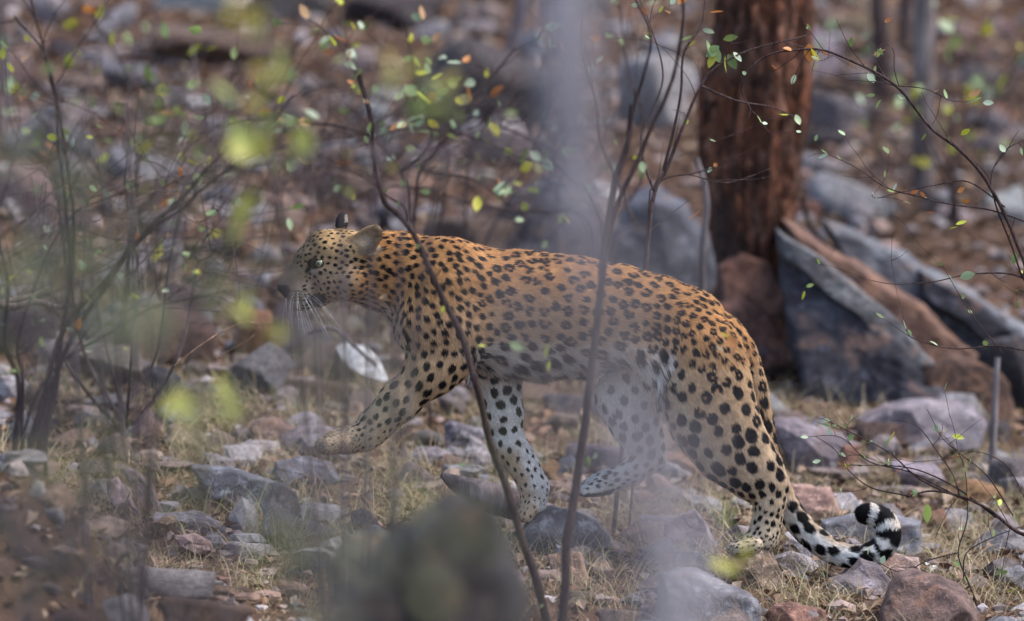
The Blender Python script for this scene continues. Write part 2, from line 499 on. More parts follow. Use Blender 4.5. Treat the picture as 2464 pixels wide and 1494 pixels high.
# big slabs below and right of the trunk
def poly_rock(pts, y, depth, col, label, mat='rock', bulge=.25, rough=.02, lean=.25, group=True):
    """stone with a traced front, its own bulge, rough faces and a real thickness behind"""
    W = np.array([at(u, v, y) for u, v in pts])
    n = 110
    seg = np.linalg.norm(np.roll(W, -1, 0) - W, axis=1); cum = np.concatenate([[0], np.cumsum(seg)])
    t = np.linspace(0, cum[-1], n, endpoint=False)
    Wc = np.concatenate([W, W[:1]])
    O = np.stack([np.interp(t, cum, Wc[:, a]) for a in range(3)], 1)
    c = O.mean(0)
    h = np.sqrt(np.ptp(O[:, 0]) * np.ptp(O[:, 2]))
    rings = []
    rp = np.random.default_rng(len(label) * 7 + int(abs(pts[0][0])))
    ang = rp.uniform(0, 6.28, 5); sl_ = rp.uniform(.35, 1.1, 5)
    pk = np.stack([np.cos(ang) * sl_, np.sin(ang) * sl_, rp.uniform(.34, .55, 5)], 1)
    for q in np.linspace(.08, 1, 14):
        R = c + (O - c) * q
        e = np.stack([R[:, 0] - c[0], R[:, 2] - c[2]], 1) / h
        fac = np.min(pk[:, 2][None] + e @ pk[:, :2].T, 1)
        R[:, 1] = y - bulge * h * np.minimum(.5 * (1 - q ** 5) + .9 * (1 - q), np.maximum(fac, .02)) + lean * (R[:, 2] - c[2])
        rings.append(R)
    for k, q in enumerate((1.03, 1.04, 1.0, .9, .7)):
        R = c + (O - c) * q
        R[:, 1] = y + depth * (.12, .4, .7, .92, 1.0)[k] + lean * (R[:, 2] - c[2])
        rings.append(R)
    V = np.concatenate([rings[0].mean(0)[None]] + rings + [rings[-1].mean(0)[None]])
    m = len(rings)
    sd_ = len(label) * 1.7
    V = V - c
    q = V / .12 + sd_
    f = np.stack([fbm(q, 4, 3), fbm(q, 4, 13) * .8, fbm(q, 4, 23)], 1)
    V = V + f * rough * 1.6 + np.round(fbm(V / .2 + sd_, 2, 33) * 3)[:, None] * np.array([0, .22, .12]) * rough
    F = [(0, 1 + (j + 1) % n, 1 + j) for j in range(n)]
    for i in range(m - 1):
        for j in range(n):
            a_, b_ = 1 + i * n + j, 1 + i * n + (j + 1) % n
            F.append((a_, b_, b_ + n, a_ + n))
    e = len(V) - 1
    F += [(e, 1 + (m - 1) * n + j, 1 + (m - 1) * n + (j + 1) % n) for j in range(n)]
    area = sum(O[i, 0] * O[(i + 1) % n, 2] - O[(i + 1) % n, 0] * O[i, 2] for i in range(n))
    if area < 0: F = [q[::-1] for q in F]
    o = obj('rock', mesh_np('rock', V, F, M[mat]), None, c, col)
    o['category'] = 'rock'; o['label'] = label
    us = [p[0] for p in pts]; vs = [p[1] for p in pts]
    ROCKS.append((o, sum(us) / len(us), sum(vs) / len(vs), (max(us) - min(us)) * .8, (max(vs) - min(vs)) * .8, col, 'block'))
    return o
ty = float(ground_hit(1800, 850)[1])

# -- the stones in and near the plane of focus, traced one by one
def stone(pts, col, label, mat='rock', depth=None, bulge=.55, rough=.016, lean=.3, dy=0.):
    vb = max(p[1] for p in pts); ub = np.mean([p[0] for p in pts if p[1] > vb - 25])
    y = float(ground_hit(ub, vb)[1]) + dy
    w_ = (max(p[0] for p in pts) - min(p[0] for p in pts)) * scale_at(y)
    pts = [(u, v + (10 if v > vb - 25 else 0)) for u, v in pts]
    return poly_rock(pts, y, depth or w_ * .6, col, label, mat, bulge, rough, lean)
stone([(1762, 1332), (1793, 1325), (1848, 1322), (1868, 1353), (1897, 1404), (1875, 1431), (1831, 1438), (1786, 1424), (1766, 1376)], (.24, .175, .125), 'tan and rust wedge of rock right under the near hind paw', depth=.16)
stone([(1861, 1335), (1902, 1322), (1930, 1332), (1950, 1346), (1964, 1373), (1971, 1397), (1940, 1407), (1896, 1387), (1875, 1356)], (.25, .225, .235), 'pale lilac rock between the hind paw and the tail', depth=.1, dy=.05)
stone([(1885, 1359), (1913, 1357), (1940, 1387), (1962, 1406), (1923, 1418), (1896, 1408)], (.20, .18, .205), 'small lilac stone leaning on the pale lilac rock')
stone([(1889, 1291), (1947, 1318), (2032, 1370), (2029, 1387), (1981, 1396), (1950, 1365), (1930, 1331)], (.29, .275, .285), 'pale sloping slab lying under the lowest bend of the tail', depth=.12, dy=.06)
stone([(2067, 1359), (2108, 1370), (2145, 1407), (2135, 1438), (2094, 1452), (2026, 1447), (1964, 1437), (2002, 1404), (2039, 1390)], (.205, .172, .178), 'angular mauve-grey stone directly below the tail curl', 'slab', depth=.15)
stone([(2142, 1428), (2176, 1390), (2217, 1383), (2265, 1394), (2323, 1428), (2354, 1469), (2372, 1570), (2128, 1570), (2132, 1462)], (.15, .095, .078), 'large rounded reddish brown boulder at the bottom right corner below the white chip', depth=.22, bulge=.7)
stone([(1844, 1479), (1868, 1455), (1906, 1452), (1964, 1465), (1985, 1472), (1990, 1530), (1840, 1530)], (.22, .115, .085), 'low rust-red stone at the bottom edge below the hind paw')
stone([(1590, 1390), (1640, 1376), (1690, 1380), (1735, 1404), (1786, 1428), (1817, 1452), (1827, 1476), (1820, 1540), (1585, 1540)], (.185, .18, .19), 'broad grey slab lying in front below the near hind paw', 'slab', depth=.2)
stone([(1548, 1345), (1600, 1325), (1673, 1329), (1697, 1353), (1702, 1382), (1640, 1392), (1555, 1400)], (.20, .19, .20), 'grey slab left of the broad slab', 'slab')
stone([(1600, 1262), (1640, 1240), (1673, 1233), (1690, 1253), (1718, 1312), (1707, 1353), (1660, 1345), (1598, 1320)], (.165, .135, .155), 'purple-grey wedge of rock left of the near hind paw', 'slab')
stone([(1985, 1267), (2032, 1257), (2128, 1246), (2210, 1257), (2212, 1348), (2169, 1345), (2032, 1335), (1988, 1310)], (.19, .19, .205), 'flat blue-grey block standing behind the tail curl', 'slab', bulge=.25, depth=.14)
stone([(2128, 1359), (2156, 1339), (2217, 1346), (2221, 1380), (2176, 1400), (2142, 1415), (2118, 1377)], (.28, .20, .175), 'pinkish stone right of the tail bend')
stone([(2222, 1356), (2248, 1363), (2289, 1397), (2306, 1422), (2272, 1410), (2234, 1385)], (.72, .70, .66), 'white chip of stone above the reddish brown boulder')
stone([(1899, 1168), (1998, 1175), (2019, 1223), (2022, 1252), (1964, 1260), (1930, 1250), (1906, 1205)], (.33, .205, .165), 'squarish salmon-pink rock behind the tail root', depth=.12)
stone([(1998, 1178), (2043, 1181), (2080, 1223), (2090, 1250), (2026, 1252)], (.30, .28, .29), 'pale grey stone half behind the salmon-pink rock')
stone([(1855, 1031), (1882, 1017), (1930, 1021), (2026, 1051), (2063, 1069), (2030, 1127), (1978, 1150), (1930, 1147), (1882, 1086)], (.165, .135, .143), 'purple-grey boulder right of the near thigh', 'slab')
stone([(2032, 1074), (2066, 1074), (2058, 1134), (2032, 1150), (2010, 1142)], (.17, .085, .06), 'rust face of stone at the right end of the purple-grey boulder', dy=-.05)
stone([(2074, 1017), (2135, 983), (2238, 973), (2340, 983), (2371, 1024), (2358, 1068), (2272, 1078), (2101, 1058)], (.205, .178, .19), 'wide lilac boulder in front of the brown hollow', 'slab')
stone([(459, 1127), (513, 1123), (599, 1140), (667, 1161), (688, 1169), (640, 1202), (626, 1231), (582, 1223), (506, 1206), (479, 1161)], (.165, .17, .19), 'long blue-grey slab with a pinkish end in the lower left', 'slab', bulge=.3)
stone([(650, 1175), (688, 1173), (715, 1202), (722, 1250), (701, 1293), (626, 1293), (626, 1229)], (.19, .15, .16), 'upright mauve block at the end of the long slab')
stone([(667, 1120), (719, 1110), (787, 1120), (811, 1154), (787, 1183), (701, 1178), (657, 1147)], (.13, .125, .145), 'dark blue-grey stone right of the long slab')
stone([(602, 1045), (616, 1021), (667, 1014), (715, 1045), (748, 1088), (729, 1098), (633, 1082)], (.155, .105, .085), 'round brown rock left of the lifted forepaw')
stone([(404, 1031), (428, 1021), (459, 1034), (513, 1072), (513, 1091), (411, 1098), (394, 1072)], (.25, .19, .13), 'tan stone with straw around it left of the brown rock')
stone([(253, 1158), (277, 1151), (308, 1195), (335, 1229), (308, 1245), (281, 1221), (253, 1188)], (.27, .19, .20), 'left half of a split pink rock')
stone([(294, 1134), (318, 1134), (370, 1188), (400, 1236), (370, 1245), (329, 1202)], (.19, .14, .15), 'right half of a split pink rock, leaning', dy=.03)
stone([(370, 1253), (411, 1246), (479, 1246), (534, 1257), (554, 1277), (506, 1280), (383, 1272)], (.25, .22, .235), 'thin pale mauve plate of rock below the split rock')
stone([(421, 1305), (479, 1291), (513, 1305), (520, 1329), (479, 1338), (441, 1320)], (.29, .20, .185), 'oval pink stone under the thin plate')
stone([(1262, 1268), (1288, 1243), (1330, 1226), (1384, 1229), (1432, 1250), (1463, 1291), (1468, 1352), (1398, 1356), (1330, 1345), (1268, 1330)], (.175, .165, .16), 'brown-grey slanting boulder under the planted far forepaw', 'slab', depth=.24)
stone([(1319, 1346), (1360, 1329), (1398, 1335), (1418, 1387), (1405, 1420), (1377, 1414), (1330, 1398)], (.27, .175, .12), 'tall orange-brown stone beside the dark stick foot')
stone([(1418, 1359), (1460, 1349), (1483, 1377), (1483, 1420), (1432, 1416)], (.27, .195, .15), 'pinkish tan stone right of the tall orange-brown one')
stone([(1018, 1168), (1083, 1135), (1104, 1144), (1121, 1199), (1056, 1206), (1040, 1192)], (.25, .18, .14), 'pointed tan rock left of the split log')
stone([(1117, 1118), (1138, 1057), (1165, 1069), (1186, 1096), (1191, 1132)], (.28, .25, .26), 'pale lilac block behind the planted foreleg')
stone([(803, 850), (822, 836), (862, 840), (893, 858), (925, 896), (918, 906), (880, 893), (825, 876)], (.78, .77, .75), 'bright white flat stone left of the shoulder', bulge=.3, dy=-.1)
stone([(1076, 1034), (1090, 1021), (1165, 1034), (1176, 1055), (1130, 1065), (1121, 1115), (1080, 1112)], (.19, .17, .185), 'grey slab behind the planted foreleg')
YS = float(ground_hit(2080, 965)[1])
poly_rock([(1895, 590), (1990, 672), (2110, 775), (2240, 880), (2335, 912), (2300, 1010), (2130, 1010), (1955, 985), (1915, 840), (1890, 700)], YS, .5, (.058, .056, .066), 'great dark slab with a pale top ridge right of the trunk', 'slab', .2, .022)
poly_rock([(1882, 560), (1925, 590), (2060, 690), (2170, 785), (2250, 880), (2212, 895), (2100, 800), (1990, 705), (1892, 628)], YS + .0, .32, (.125, .125, .126), 'pale sloping plate along the top of the great dark slab', 'slab', .1, .014)
poly_rock([(1890, 535), (1960, 570), (2060, 635), (2190, 725), (2310, 825), (2430, 905), (2420, 1000), (2300, 930), (2180, 850), (2060, 745), (1920, 640)], YS + .22, .3, (.16, .088, .06), 'rust-stained layer between the two long slabs', 'slab', .1, .018)
poly_rock([(1990, 540), (2080, 565), (2200, 632), (2330, 712), (2480, 800), (2500, 960), (2440, 930), (2300, 860), (2150, 740), (2040, 640)], YS + .38, .4, (.135, .138, .148), 'long grey slab sloping down to the right edge', 'slab', .1, .018)
poly_rock([(2215, 650), (2300, 690), (2400, 760), (2440, 800), (2380, 815), (2290, 760), (2225, 700)], YS + .32, .2, (.035, .036, .046), 'dark blackish plate on top of the long grey slab', 'slab', .2, .014)
poly_rock([(2225, 905), (2290, 862), (2350, 875), (2425, 930), (2460, 1060), (2240, 1060)], YS - .06, .4, (.085, .045, .03), 'dark red-brown block forming the hollow at the slab foot', 'rock', .15, .02)
poly_rock([(1480, 560), (1510, 495), (1570, 468), (1640, 500), (1700, 570), (1738, 660), (1745, 780), (1480, 780)], float(ground_hit(1600, 760)[1]), .5, (.09, .095, .115), 'big smooth blue-grey boulder behind the leopard back', 'slab', .5, .02)
poly_rock([(1180, 560), (1230, 470), (1330, 440), (1440, 480), (1490, 560), (1500, 680), (1180, 680)], float(ground_hit(1340, 640)[1]), .5, (.07, .062, .07), 'dark boulder seen above the middle of the back', 'rock', .5, .03)
poly_rock([(770, 1560), (840, 1450), (910, 1370), (990, 1300), (1065, 1246), (1125, 1236), (1180, 1285), (1225, 1370), (1260, 1470), (1300, 1700), (780, 1700)], -4.8, .6, (.026, .021, .020), 'large dark out of focus boulder at the bottom middle', 'slab', .5, .03)
poly_rock([(800, 1345), (850, 1300), (910, 1290), (985, 1320), (1040, 1370), (1080, 1460), (800, 1460)], -2.4, .4, (.06, .064, .056), 'blurred grey-green slanting rock in front of the lifted forepaw', 'rock', .4, .02)
poly_rock([(1738, 650), (1790, 625), (1850, 640), (1895, 700), (1880, 770), (1800, 790), (1745, 740)], ty - .16, .25, (.15, .07, .048), 'upper red-brown rock wedged against the trunk foot', 'rock', .4, .03)
poly_rock([(1725, 745), (1790, 735), (1850, 760), (1905, 830), (1890, 880), (1780, 890), (1735, 830)], ty - .24, .25, (.13, .06, .045), 'lower red-brown rock wedged against the trunk foot', 'rock', .4, .03)
rock(2450, 990, 190, 180, DARK, 'block', .1, y=2.2, sub=4, var=3, label='dark rock at the right edge beside the hollow')
rock(1850, 905, 180, 84, BLUE, 'block', .2, y=2.0, sub=4, var=5, label='grey stone between the rump and the great dark slab')
rock(1802, 800, 150, 120, RUST, 'block', .3, y=2.25, sub=5, var=1, label='red-brown rock at the foot of the big trunk')
rock(1880, 830, 110, 90, BROWN, 'block', .3, y=2.2, sub=4, var=4, label='dark brown rock right of the trunk foot')
rock(1130, 640, 220, 120, BROWN, 'block', .1, y=3.2, sub=4, var=3, label='dark brown rock behind the neck')
rock(1500, 700, 120, 120, BROWN, 'block', .1, y=2.7, sub=4, var=1, label='brown stone between the two boulders above the back')
rock(2050, 545, 230, 105, PALE, 'slab', .1, (0, .35), y=3.6, sub=4, var=2, label='pale pinkish slab right of the trunk above the long slabs')
rock(1985, 330, 210, 110, GREY, 'slab', .1, (0, .2), y=4.6, sub=4, var=5, label='grey overhanging rock right of the trunk halfway up')
rock(1980, 385, 140, 70, DARK, 'block', .1, y=4.3, sub=4, var=1, label='dark hollow rock below the overhanging grey one')
rock(1990, 440, 170, 62, PALE, 'slab', .1, (0, .2), y=4.1, sub=4, var=0, label='pale flat stone right of the trunk below the dark hollow')
rock(1960, 210, 150, 150, PALE, 'block', .1, y=5.1, var=4, label='pale grey rock right of the upper trunk')
rock(1580, 330, 190, 200, PALE, 'block', .1, y=4.9, var=3, label='pale mauve rock left of the upper trunk')
rock(1230, 395, 210, 90, MAUVE, 'slab', .1, y=4.4, var=1, label='dark purple slab behind the green leaf spray')
rock(305, 240, 160, 95, BLUE, 'block', .2, y=5.2, var=5, label='blue-grey block high on the upper left slope')
rock(345, 440, 190, 80, PALE, 'slab', .1, (0, .2), y=4.2, var=2, label='pale lilac slab in the middle of the left slope')
rock(420, 345, 110, 60, BROWN, 'block', .2, y=4.7, var=0, label='dark brown stone above the pale lilac slab')
rock(180, 250, 150, 70, PINK, 'round', .2, y=5.1, var=1, label='pink stone left of the blue-grey block')
rock(75, 385, 90, 110, BLUE, 'slab', .1, (0, .9), y=4.6, var=3, label='leaning grey slab near the left edge')
rock(470, 280, 90, 45, WHITE, 'round', .1, y=5.1, var=3, label='white stone under the orange leaf on the left slope')
rock(905, 300, 70, 60, PALE, 'round', .1, y=5.0, var=2, label='pale round stone behind the upper twigs')
rock(500, 180, 300, 120, BROWN, 'round', .1, y=5.8, var=5, label='wide brown bank of rock on the upper left slope')
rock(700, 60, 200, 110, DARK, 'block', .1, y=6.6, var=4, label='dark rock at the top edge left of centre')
rock(950, 90, 260, 150, DARK, 'round', .1, y=6.3, var=0, label='dark-coloured rock at the top edge in the middle')  # darkness comes from the rock's own base colour
rock(1175, 330, 330, 240, DARK, 'block', .2, y=5.0, var=2, label='broad dark-coloured bank of rock under the top edge, right of centre')  # added to deepen the top centre; the darkness is put into its colour
# -- out of focus, nearer the camera
rock(185, 1640, 170, 170, BROWN, 'round', .2, (0, .2), y=-3.0, depth=.7, sub=4, var=3, label='blurred dark brown rock at the bottom left')
rock(420, 1440, 190, 70, PALE, 'slab', .1, y=-1.2, sub=4, var=2, label='blurred pale slab at the bottom left')
rock(500, 1530, 220, 80, BROWN, 'slab', .1, y=-1.9, sub=4, var=3, label='blurred brown slab on the bottom edge')

# -- the rest of the stones on the slope
HAND = [(r[1], r[2], r[3], r[4]) for r in ROCKS]
KEEP = [(2210, 790, 620, 440), (865, 870, 190, 110), (1700, 1180, 260, 240), (1270, 1235, 120, 60), (2120, 1330, 200, 160)]
LAND = [('the big red-brown trunk', 1810, 620), ('the leopard head', 770, 640), ('the lifted forepaw', 800, 1060), ('the near hind paw', 1790, 1310), ('the tail curl', 2110, 1290), ('the left bush', 80, 1040), ('the bright white stone', 864, 870), ('the great dark slab', 2080, 850), ('the leopard back', 1330, 600), ('the lower right twigs', 2300, 1180), ('the upper left corner', 60, 60), ('the top edge middle', 1150, 40), ('the upper right corner', 2400, 60), ('the lower left corner', 60, 1420), ('the pale lilac slab', 345, 410), ('the leaf spray', 1050, 250)]
SC = []
pal = [GREY, MAUVE, MAUVE, PINK, PALE, BLUE, BROWN, RUST, TAN, DARK, MAUVE, PINK, PALE]
tries = 0
while len(SC) < 195 and tries < 5000:
    tries += 1
    u = random.uniform(-40, 2500); v = random.uniform(20, 1480)
    p = ground_hit(u, v)
    if p[1] > 9: continue
    wu = (random.lognormvariate(math.log(.085), .5)) / scale_at(p[1])
    hh = wu * random.uniform(.4, .85)
    bad = any(abs(u - a) < (c + wu) * .36 and abs(v - hh / 2 - b) < (d + hh) * .36 for a, b, c, d in HAND)
    if bad or any(abs(u - a) < (c + wu) * .45 and abs(v - hh / 2 - b) < (d + hh) * .45 for a, b, c, d in KEEP): continue
    HAND.append((u, v - hh / 2, wu, hh))
    col = random.choice(pal)
    o = rock(u, v, wu, hh, col, random.choice(('block', 'slab', 'wedge', 'round', 'block')), random.uniform(-1.5, 1.5), (random.uniform(-.3, .3), random.uniform(-.35, .35)), sub=3 if wu < 110 else 4, sink=random.uniform(.2, .6))
    SC.append((o, u, v, wu, col))
# stones past counting: one mesh of broken pieces, sorted small between the larger rocks
def rubble(n, seed):
    r = np.random.default_rng(seed)
    D, F = ICO[2]
    y = r.uniform(-2.0, 8.0, n); x = r.uniform(-1, 1, n) * 1.6 * (y + 20) / 20
    near_paw = (np.hypot(x - .56, (y - .05) * .7) < .16) | (np.hypot(x - .85, (y - .0) * .6) < .2)
    x, y = x[~near_paw], y[~near_paw]; n = len(x)
    z = gz(x, y)
    sz = np.minimum(r.lognormal(math.log(.030), .48, n), .055)
    N = r.normal(size=(n, 9, 3)); N /= np.linalg.norm(N, axis=2)[:, :, None]
    h = r.uniform(.5, 1.0, (n, 9))
    m = np.maximum(np.einsum('vk,npk->nvp', D, N) / h[:, None, :], .65).max(2)
    P = D[None] / m[:, :, None]
    P *= (sz[:, None] * np.stack([r.uniform(.8, 1.3, n), r.uniform(.7, 1.1, n), r.uniform(.45, .9, n)], 1))[:, None, :]
    P += np.stack([x, y, z + sz * .2], 1)[:, None]
    Fa = (F[None] + (np.arange(n) * len(D))[:, None, None]).reshape(-1, 3)
    return mesh_np('rubble', P.reshape(-1, 3), Fa, M['rubble'], False)
tag(obj('rubble', rubble(1700, 77)), 'broken mauve and grey stones lying thick on the slope', kind='stuff')

bucket = {}
for o, u, v, wu, col in SC:
    nm, lu, lv = min(LAND, key=lambda q: (q[1] - u) ** 2 + 1.6 * (q[2] - v) ** 2)
    dx, dy = u - lu, v - lv
    side = ('right of' if dx > 0 else 'left of') if abs(dx) > abs(dy) else ('below' if dy > 0 else 'above')
    size = 'pebble-sized' if wu < 60 else 'small' if wu < 90 else 'middling' if wu < 130 else 'large'
    bucket.setdefault((size, CNAME[col], side, nm), []).append((u, v, o))
ORD = ['first', 'second', 'third', 'fourth', 'fifth', 'sixth', 'seventh', 'eighth']
for (size, cn, side, nm), lst in bucket.items():
    lst.sort(key=lambda q: q[0])
    for i, (u, v, o) in enumerate(lst):
        o['label'] = f'{size} {cn} stone {side} {nm}' if len(lst) == 1 else f'{size} {cn} stone {side} {nm}, {ORD[min(i, 7)]} from the left of its kind'
for r in ROCKS: r[0]['group'] = 'rocks strewn over the slope'

# ================================================================== trees
def smooth_path(pts, n=8):
    pts = [np.array(p, float) for p in pts]
    out = []
    for i in range(len(pts) - 1):
        p0, p1, p2, p3 = pts[max(i - 1, 0)], pts[i], pts[i + 1], pts[min(i + 2, len(pts) - 1)]
        for t in np.arange(n) / n:
            out.append(.5 * ((2 * p1) + (p2 - p0) * t + (2 * p0 - 5 * p1 + 4 * p2 - p3) * t * t + (3 * p1 - p0 - 3 * p2 + p3) * t ** 3))
    out.append(pts[-1])
    return np.array(out)

def tube_np(path, rad, n=6):
    path = np.asarray(path, float); rad = np.asarray(rad, float); m = len(path)
    tan = np.gradient(path, axis=0); tan /= np.linalg.norm(tan, axis=1)[:, None] + 1e-12
    ref = np.array([0, 1., 0]) if abs(tan[0][1]) < .8 else np.array([1., 0, 0])
    A = np.zeros((m, 3)); B = np.zeros((m, 3))
    for i in range(m):
        a = np.cross(tan[i], ref); a /= np.linalg.norm(a) + 1e-9
        b = np.cross(tan[i], a); ref = np.cross(a, tan[i]); A[i] = a; B[i] = b
    ph = 2 * np.pi * np.arange(n) / n
    V = path[:, None] + rad[:, None, None] * (np.cos(ph)[None, :, None] * A[:, None] + np.sin(ph)[None, :, None] * B[:, None])
    i, j = np.meshgrid(np.arange(m - 1), np.arange(n), indexing='ij')
    q = np.stack([i * n + j, i * n + (j + 1) % n, (i + 1) * n + (j + 1) % n, (i + 1) * n + j], -1).reshape(-1, 4)
    return V.reshape(-1, 3), q[:, ::-1]

def cat_np(parts):
    V, F, o = [], [], 0
    for v, f in parts:
        V.append(v); F.append(f + o); o += len(v)
    return np.concatenate(V), np.concatenate(F)

def trunk_mesh(path, rad, n=48, ridge=.07, seed=0, step=8):
    P = smooth_path(np.c_[path, rad], step)
    V, F = tube_np(P[:, :3], P[:, 3], n)
    ax = np.repeat(P[:, :3], n, 0); rr = np.repeat(P[:, 3], n)
    d = (V - ax) / rr[:, None]
    q = np.c_[d[:, :2] * 3.2, V[:, 2] * 1.3]
    k = fbm(q, 4, seed) * ridge * 1.6 + fbm(np.c_[d[:, :2] * 9, V[:, 2] * 4], 3, seed + 3) * ridge
    V = ax + (V - ax) * (1 + k)[:, None]
    return mesh_np('trunk', V, F)

p0 = at(1800, 845, ty); p0[2] -= .1
tr = empty('tree', p0)
tag(tr, 'thick red-brown tree trunk rising between the boulders right of centre', 'tree', 'trees on the slope')
def rel(p): return np.asarray(p) - p0
sc = scale_at(ty)
path = [rel(at(1796, 850, ty)), rel(at(1800, 760, ty)), rel(at(1808, 660, ty)), rel(at(1806, 540, ty)), rel(at(1807, 380, ty)), rel(at(1822, 220, ty)), rel(at(1838, 60, ty)), rel(at(1845, -150, ty)), rel(at(1860, -700, ty)), rel(at(1900, -2000, ty))]
rad = [r * sc for r in (118, 92, 78, 98, 118, 126, 112, 108, 100, 70)]
me = trunk_mesh(path, rad, 96, .22, 4, 14); me.materials.append(M['bark_red'])
obj('trunk', me, tr)
for i, (a_, L) in enumerate(((.4, 1.4), (2.6, 1.7), (4.5, 1.2))):
    b0 = path[-1] + np.array([0, 0, -.5 + .2 * i])
    pp = [b0, b0 + np.array([math.cos(a_) * L * .5, math.sin(a_) * L * .5, .5]), b0 + np.array([math.cos(a_) * L, math.sin(a_) * L, 1.3])]
    me = trunk_mesh(pp, [.07, .05, .02], 12, .04, i, 6); me.materials.append(M['bark_red'])
    obj('limb', me, tr)
for i, pp in enumerate(([(1790, 790), (1730, 830), (1660, 850)], [(1840, 800), (1905, 850), (1950, 905)], [(1800, 800), (1796, 860), (1780, 900)])):
    P_ = [rel(at(u, v, ty - .12 - .1 * j)) for j, (u, v) in enumerate(pp)]
    me = trunk_mesh(P_, [.075, .05, .02], 14, .08, 20 + i, 6); me.materials.append(M['bark_red'])
    obj('root', me, tr)

def sapling(pts, r0, r1, y, tint, label, name='tree', cat='tree', grp='trees on the slope', ext=True):
    P_ = [at(u, v, y) for u, v in pts]
    b = P_[0].copy(); b[2] = min(b[2], float(gz(b[0], b[1]))) - .05
    top = P_[-1] + (P_[-1] - P_[-2]) * 1.2 + np.array([0, 0, .8])
    o = empty(name, b); tag(o, label, cat, grp)
    allp = [np.zeros(3)] + [p - b for p in P_] + ([top - b] if ext else [])
    s = scale_at(y)
    rr = np.linspace(r0, r1, len(allp)) * s
    me = trunk_mesh(allp, rr, 16, .05, int(r0 * 10) % 90, 7); me.materials.append(M['bark_grey'])
    obj('trunk', me, o, color=tint)
    return o
sapling([(2225, 640), (2222, 400), (2222, 180), (2228, -60)], 30, 22, 4.6, (.95, .9, .88), 'slim pale grey trunk standing right of the big red-brown trunk')
sapling([(2130, 420), (2122, 220), (2118, 60), (2112, -60)], 26, 20, 5.6, (.42, .32, .30), 'dark thin trunk far back right of the big trunk')
sapling([(2168, 300), (2178, 120), (2182, -60)], 22, 16, 6.2, (.5, .4, .38), 'dark thin trunk just left of the slim pale one')
sapling([(1205, 260), (1235, 100), (1262, -60)], 20, 15, 5.6, (.8, .72, .76), 'thin pale leaning trunk behind the leaf spray')
sapling([(1060, 150), (1090, 60), (1120, -60)], 9, 7, 5.8, (1, 1, 1), 'thin grey stem at the top edge over the leaf spray')
sapling([(1690, 640), (1700, 480), (1675, 380)], 9, 6, 1.9, (.9, .85, .85), 'thin bare grey stem just left of the big trunk', ext=False)
sapling([(2388, 1090), (2395, 960), (2400, 860)], 10, 7, 1.4, (1.1, 1.05, 1.05), 'pale bare stake in front of the brown hollow', ext=False)
sapling([(10, 420), (14, 200), (8, -40)], 8, 7, 4.4, (1.2, 1.15, 1.2), 'pale thin stem on the left edge')
# split log lying by the planted paw
lg = [(1062, 1128), (1120, 1160), (1200, 1192), (1275, 1208), (1350, 1226)]
P_ = [at(u, v + 14, .12 + .02 * i) for i, (u, v) in enumerate(lg)]
b = P_[0].copy()
me = trunk_mesh([p - b for p in P_], [.006, .026, .034, .028, .010], 20, .2, 55, 8); me.materials.append(M['bark_grey'])
o = obj('log', me, None, b, (1.25, 1.1, 1.15)); tag(o, 'split grey-brown piece of log lying behind the planted forepaw', 'log')
print('setting built', round(time.time() - T0, 1))
# ================================================================== the leopard
def lx(u): return (u - 1232.0) * KU
def lz(v): return 0.55 - (v - 747.0) * KU

GH = 0.0036
GO = np.array([lx(640), -0.21, lz(1365)])
GN = (int((lx(2185) - GO[0]) / GH), int(0.42 / GH), int((lz(500) - GO[2]) / GH))
FIELD = np.full(GN, 1.0, np.float32)
FLOWP = []                                      # (a, b, ra, rb, flow vector)

def _box(lo, hi, pad):
    i0 = np.maximum(np.floor((lo - pad - GO) / GH).astype(int), 0)
    i1 = np.minimum(np.ceil((hi + pad - GO) / GH).astype(int) + 1, GN)
    ax = [GO[a] + GH * np.arange(i0[a], i1[a], dtype=np.float32) for a in range(3)]
    X, Y, Z = np.meshgrid(*ax, indexing='ij')
    return tuple(slice(i0[a], i1[a]) for a in range(3)), X, Y, Z

def _smin(a, b, k):
    h = np.clip(0.5 + 0.5 * (b - a) / k, 0, 1)
    return b * (1 - h) + a * h - k * h * (1 - h)

def cone(a, b, k=0.025, sy=1.0, flow=None):
    """round cone a=(u,v,y,r) -> b; r in photo units; sy widens or narrows it across the body"""
    pa = np.array([lx(a[0]), a[2], lz(a[1])]); pb = np.array([lx(b[0]), b[2], lz(b[1])])
    ra, rb = a[3] * KU, b[3] * KU
    rm = max(ra, rb) * max(1, sy)
    sl, X, Y, Z = _box(np.minimum(pa, pb), np.maximum(pa, pb), rm + k + 0.02)
    d = pb - pa
    # scaled space across y
    dx, dy, dz = X - pa[0], (Y - pa[1]) / sy, Z - pa[2]
    e = np.array([d[0], d[1] / sy, d[2]])
    L2 = max((e @ e), 1e-9)
    t = np.clip((dx * e[0] + dy * e[1] + dz * e[2]) / L2, 0, 1)
    q = np.sqrt((dx - t * e[0]) ** 2 + (dy - t * e[1]) ** 2 + (dz - t * e[2]) ** 2)
    dist = (q - (ra + (rb - ra) * t)) * min(1.0, sy)
    FIELD[sl] = _smin(FIELD[sl], dist.astype(np.float32), k)
    if flow is None: flow = d
    flow = np.asarray(flow, float)
    FLOWP.append((pa, pb, ra, rb, flow / (np.linalg.norm(flow) + 1e-9)))

def chain(pts, k=0.025, sy=1.0, flow=None):
    for a, b in zip(pts[:-1], pts[1:]): cone(a, b, k, sy, flow)

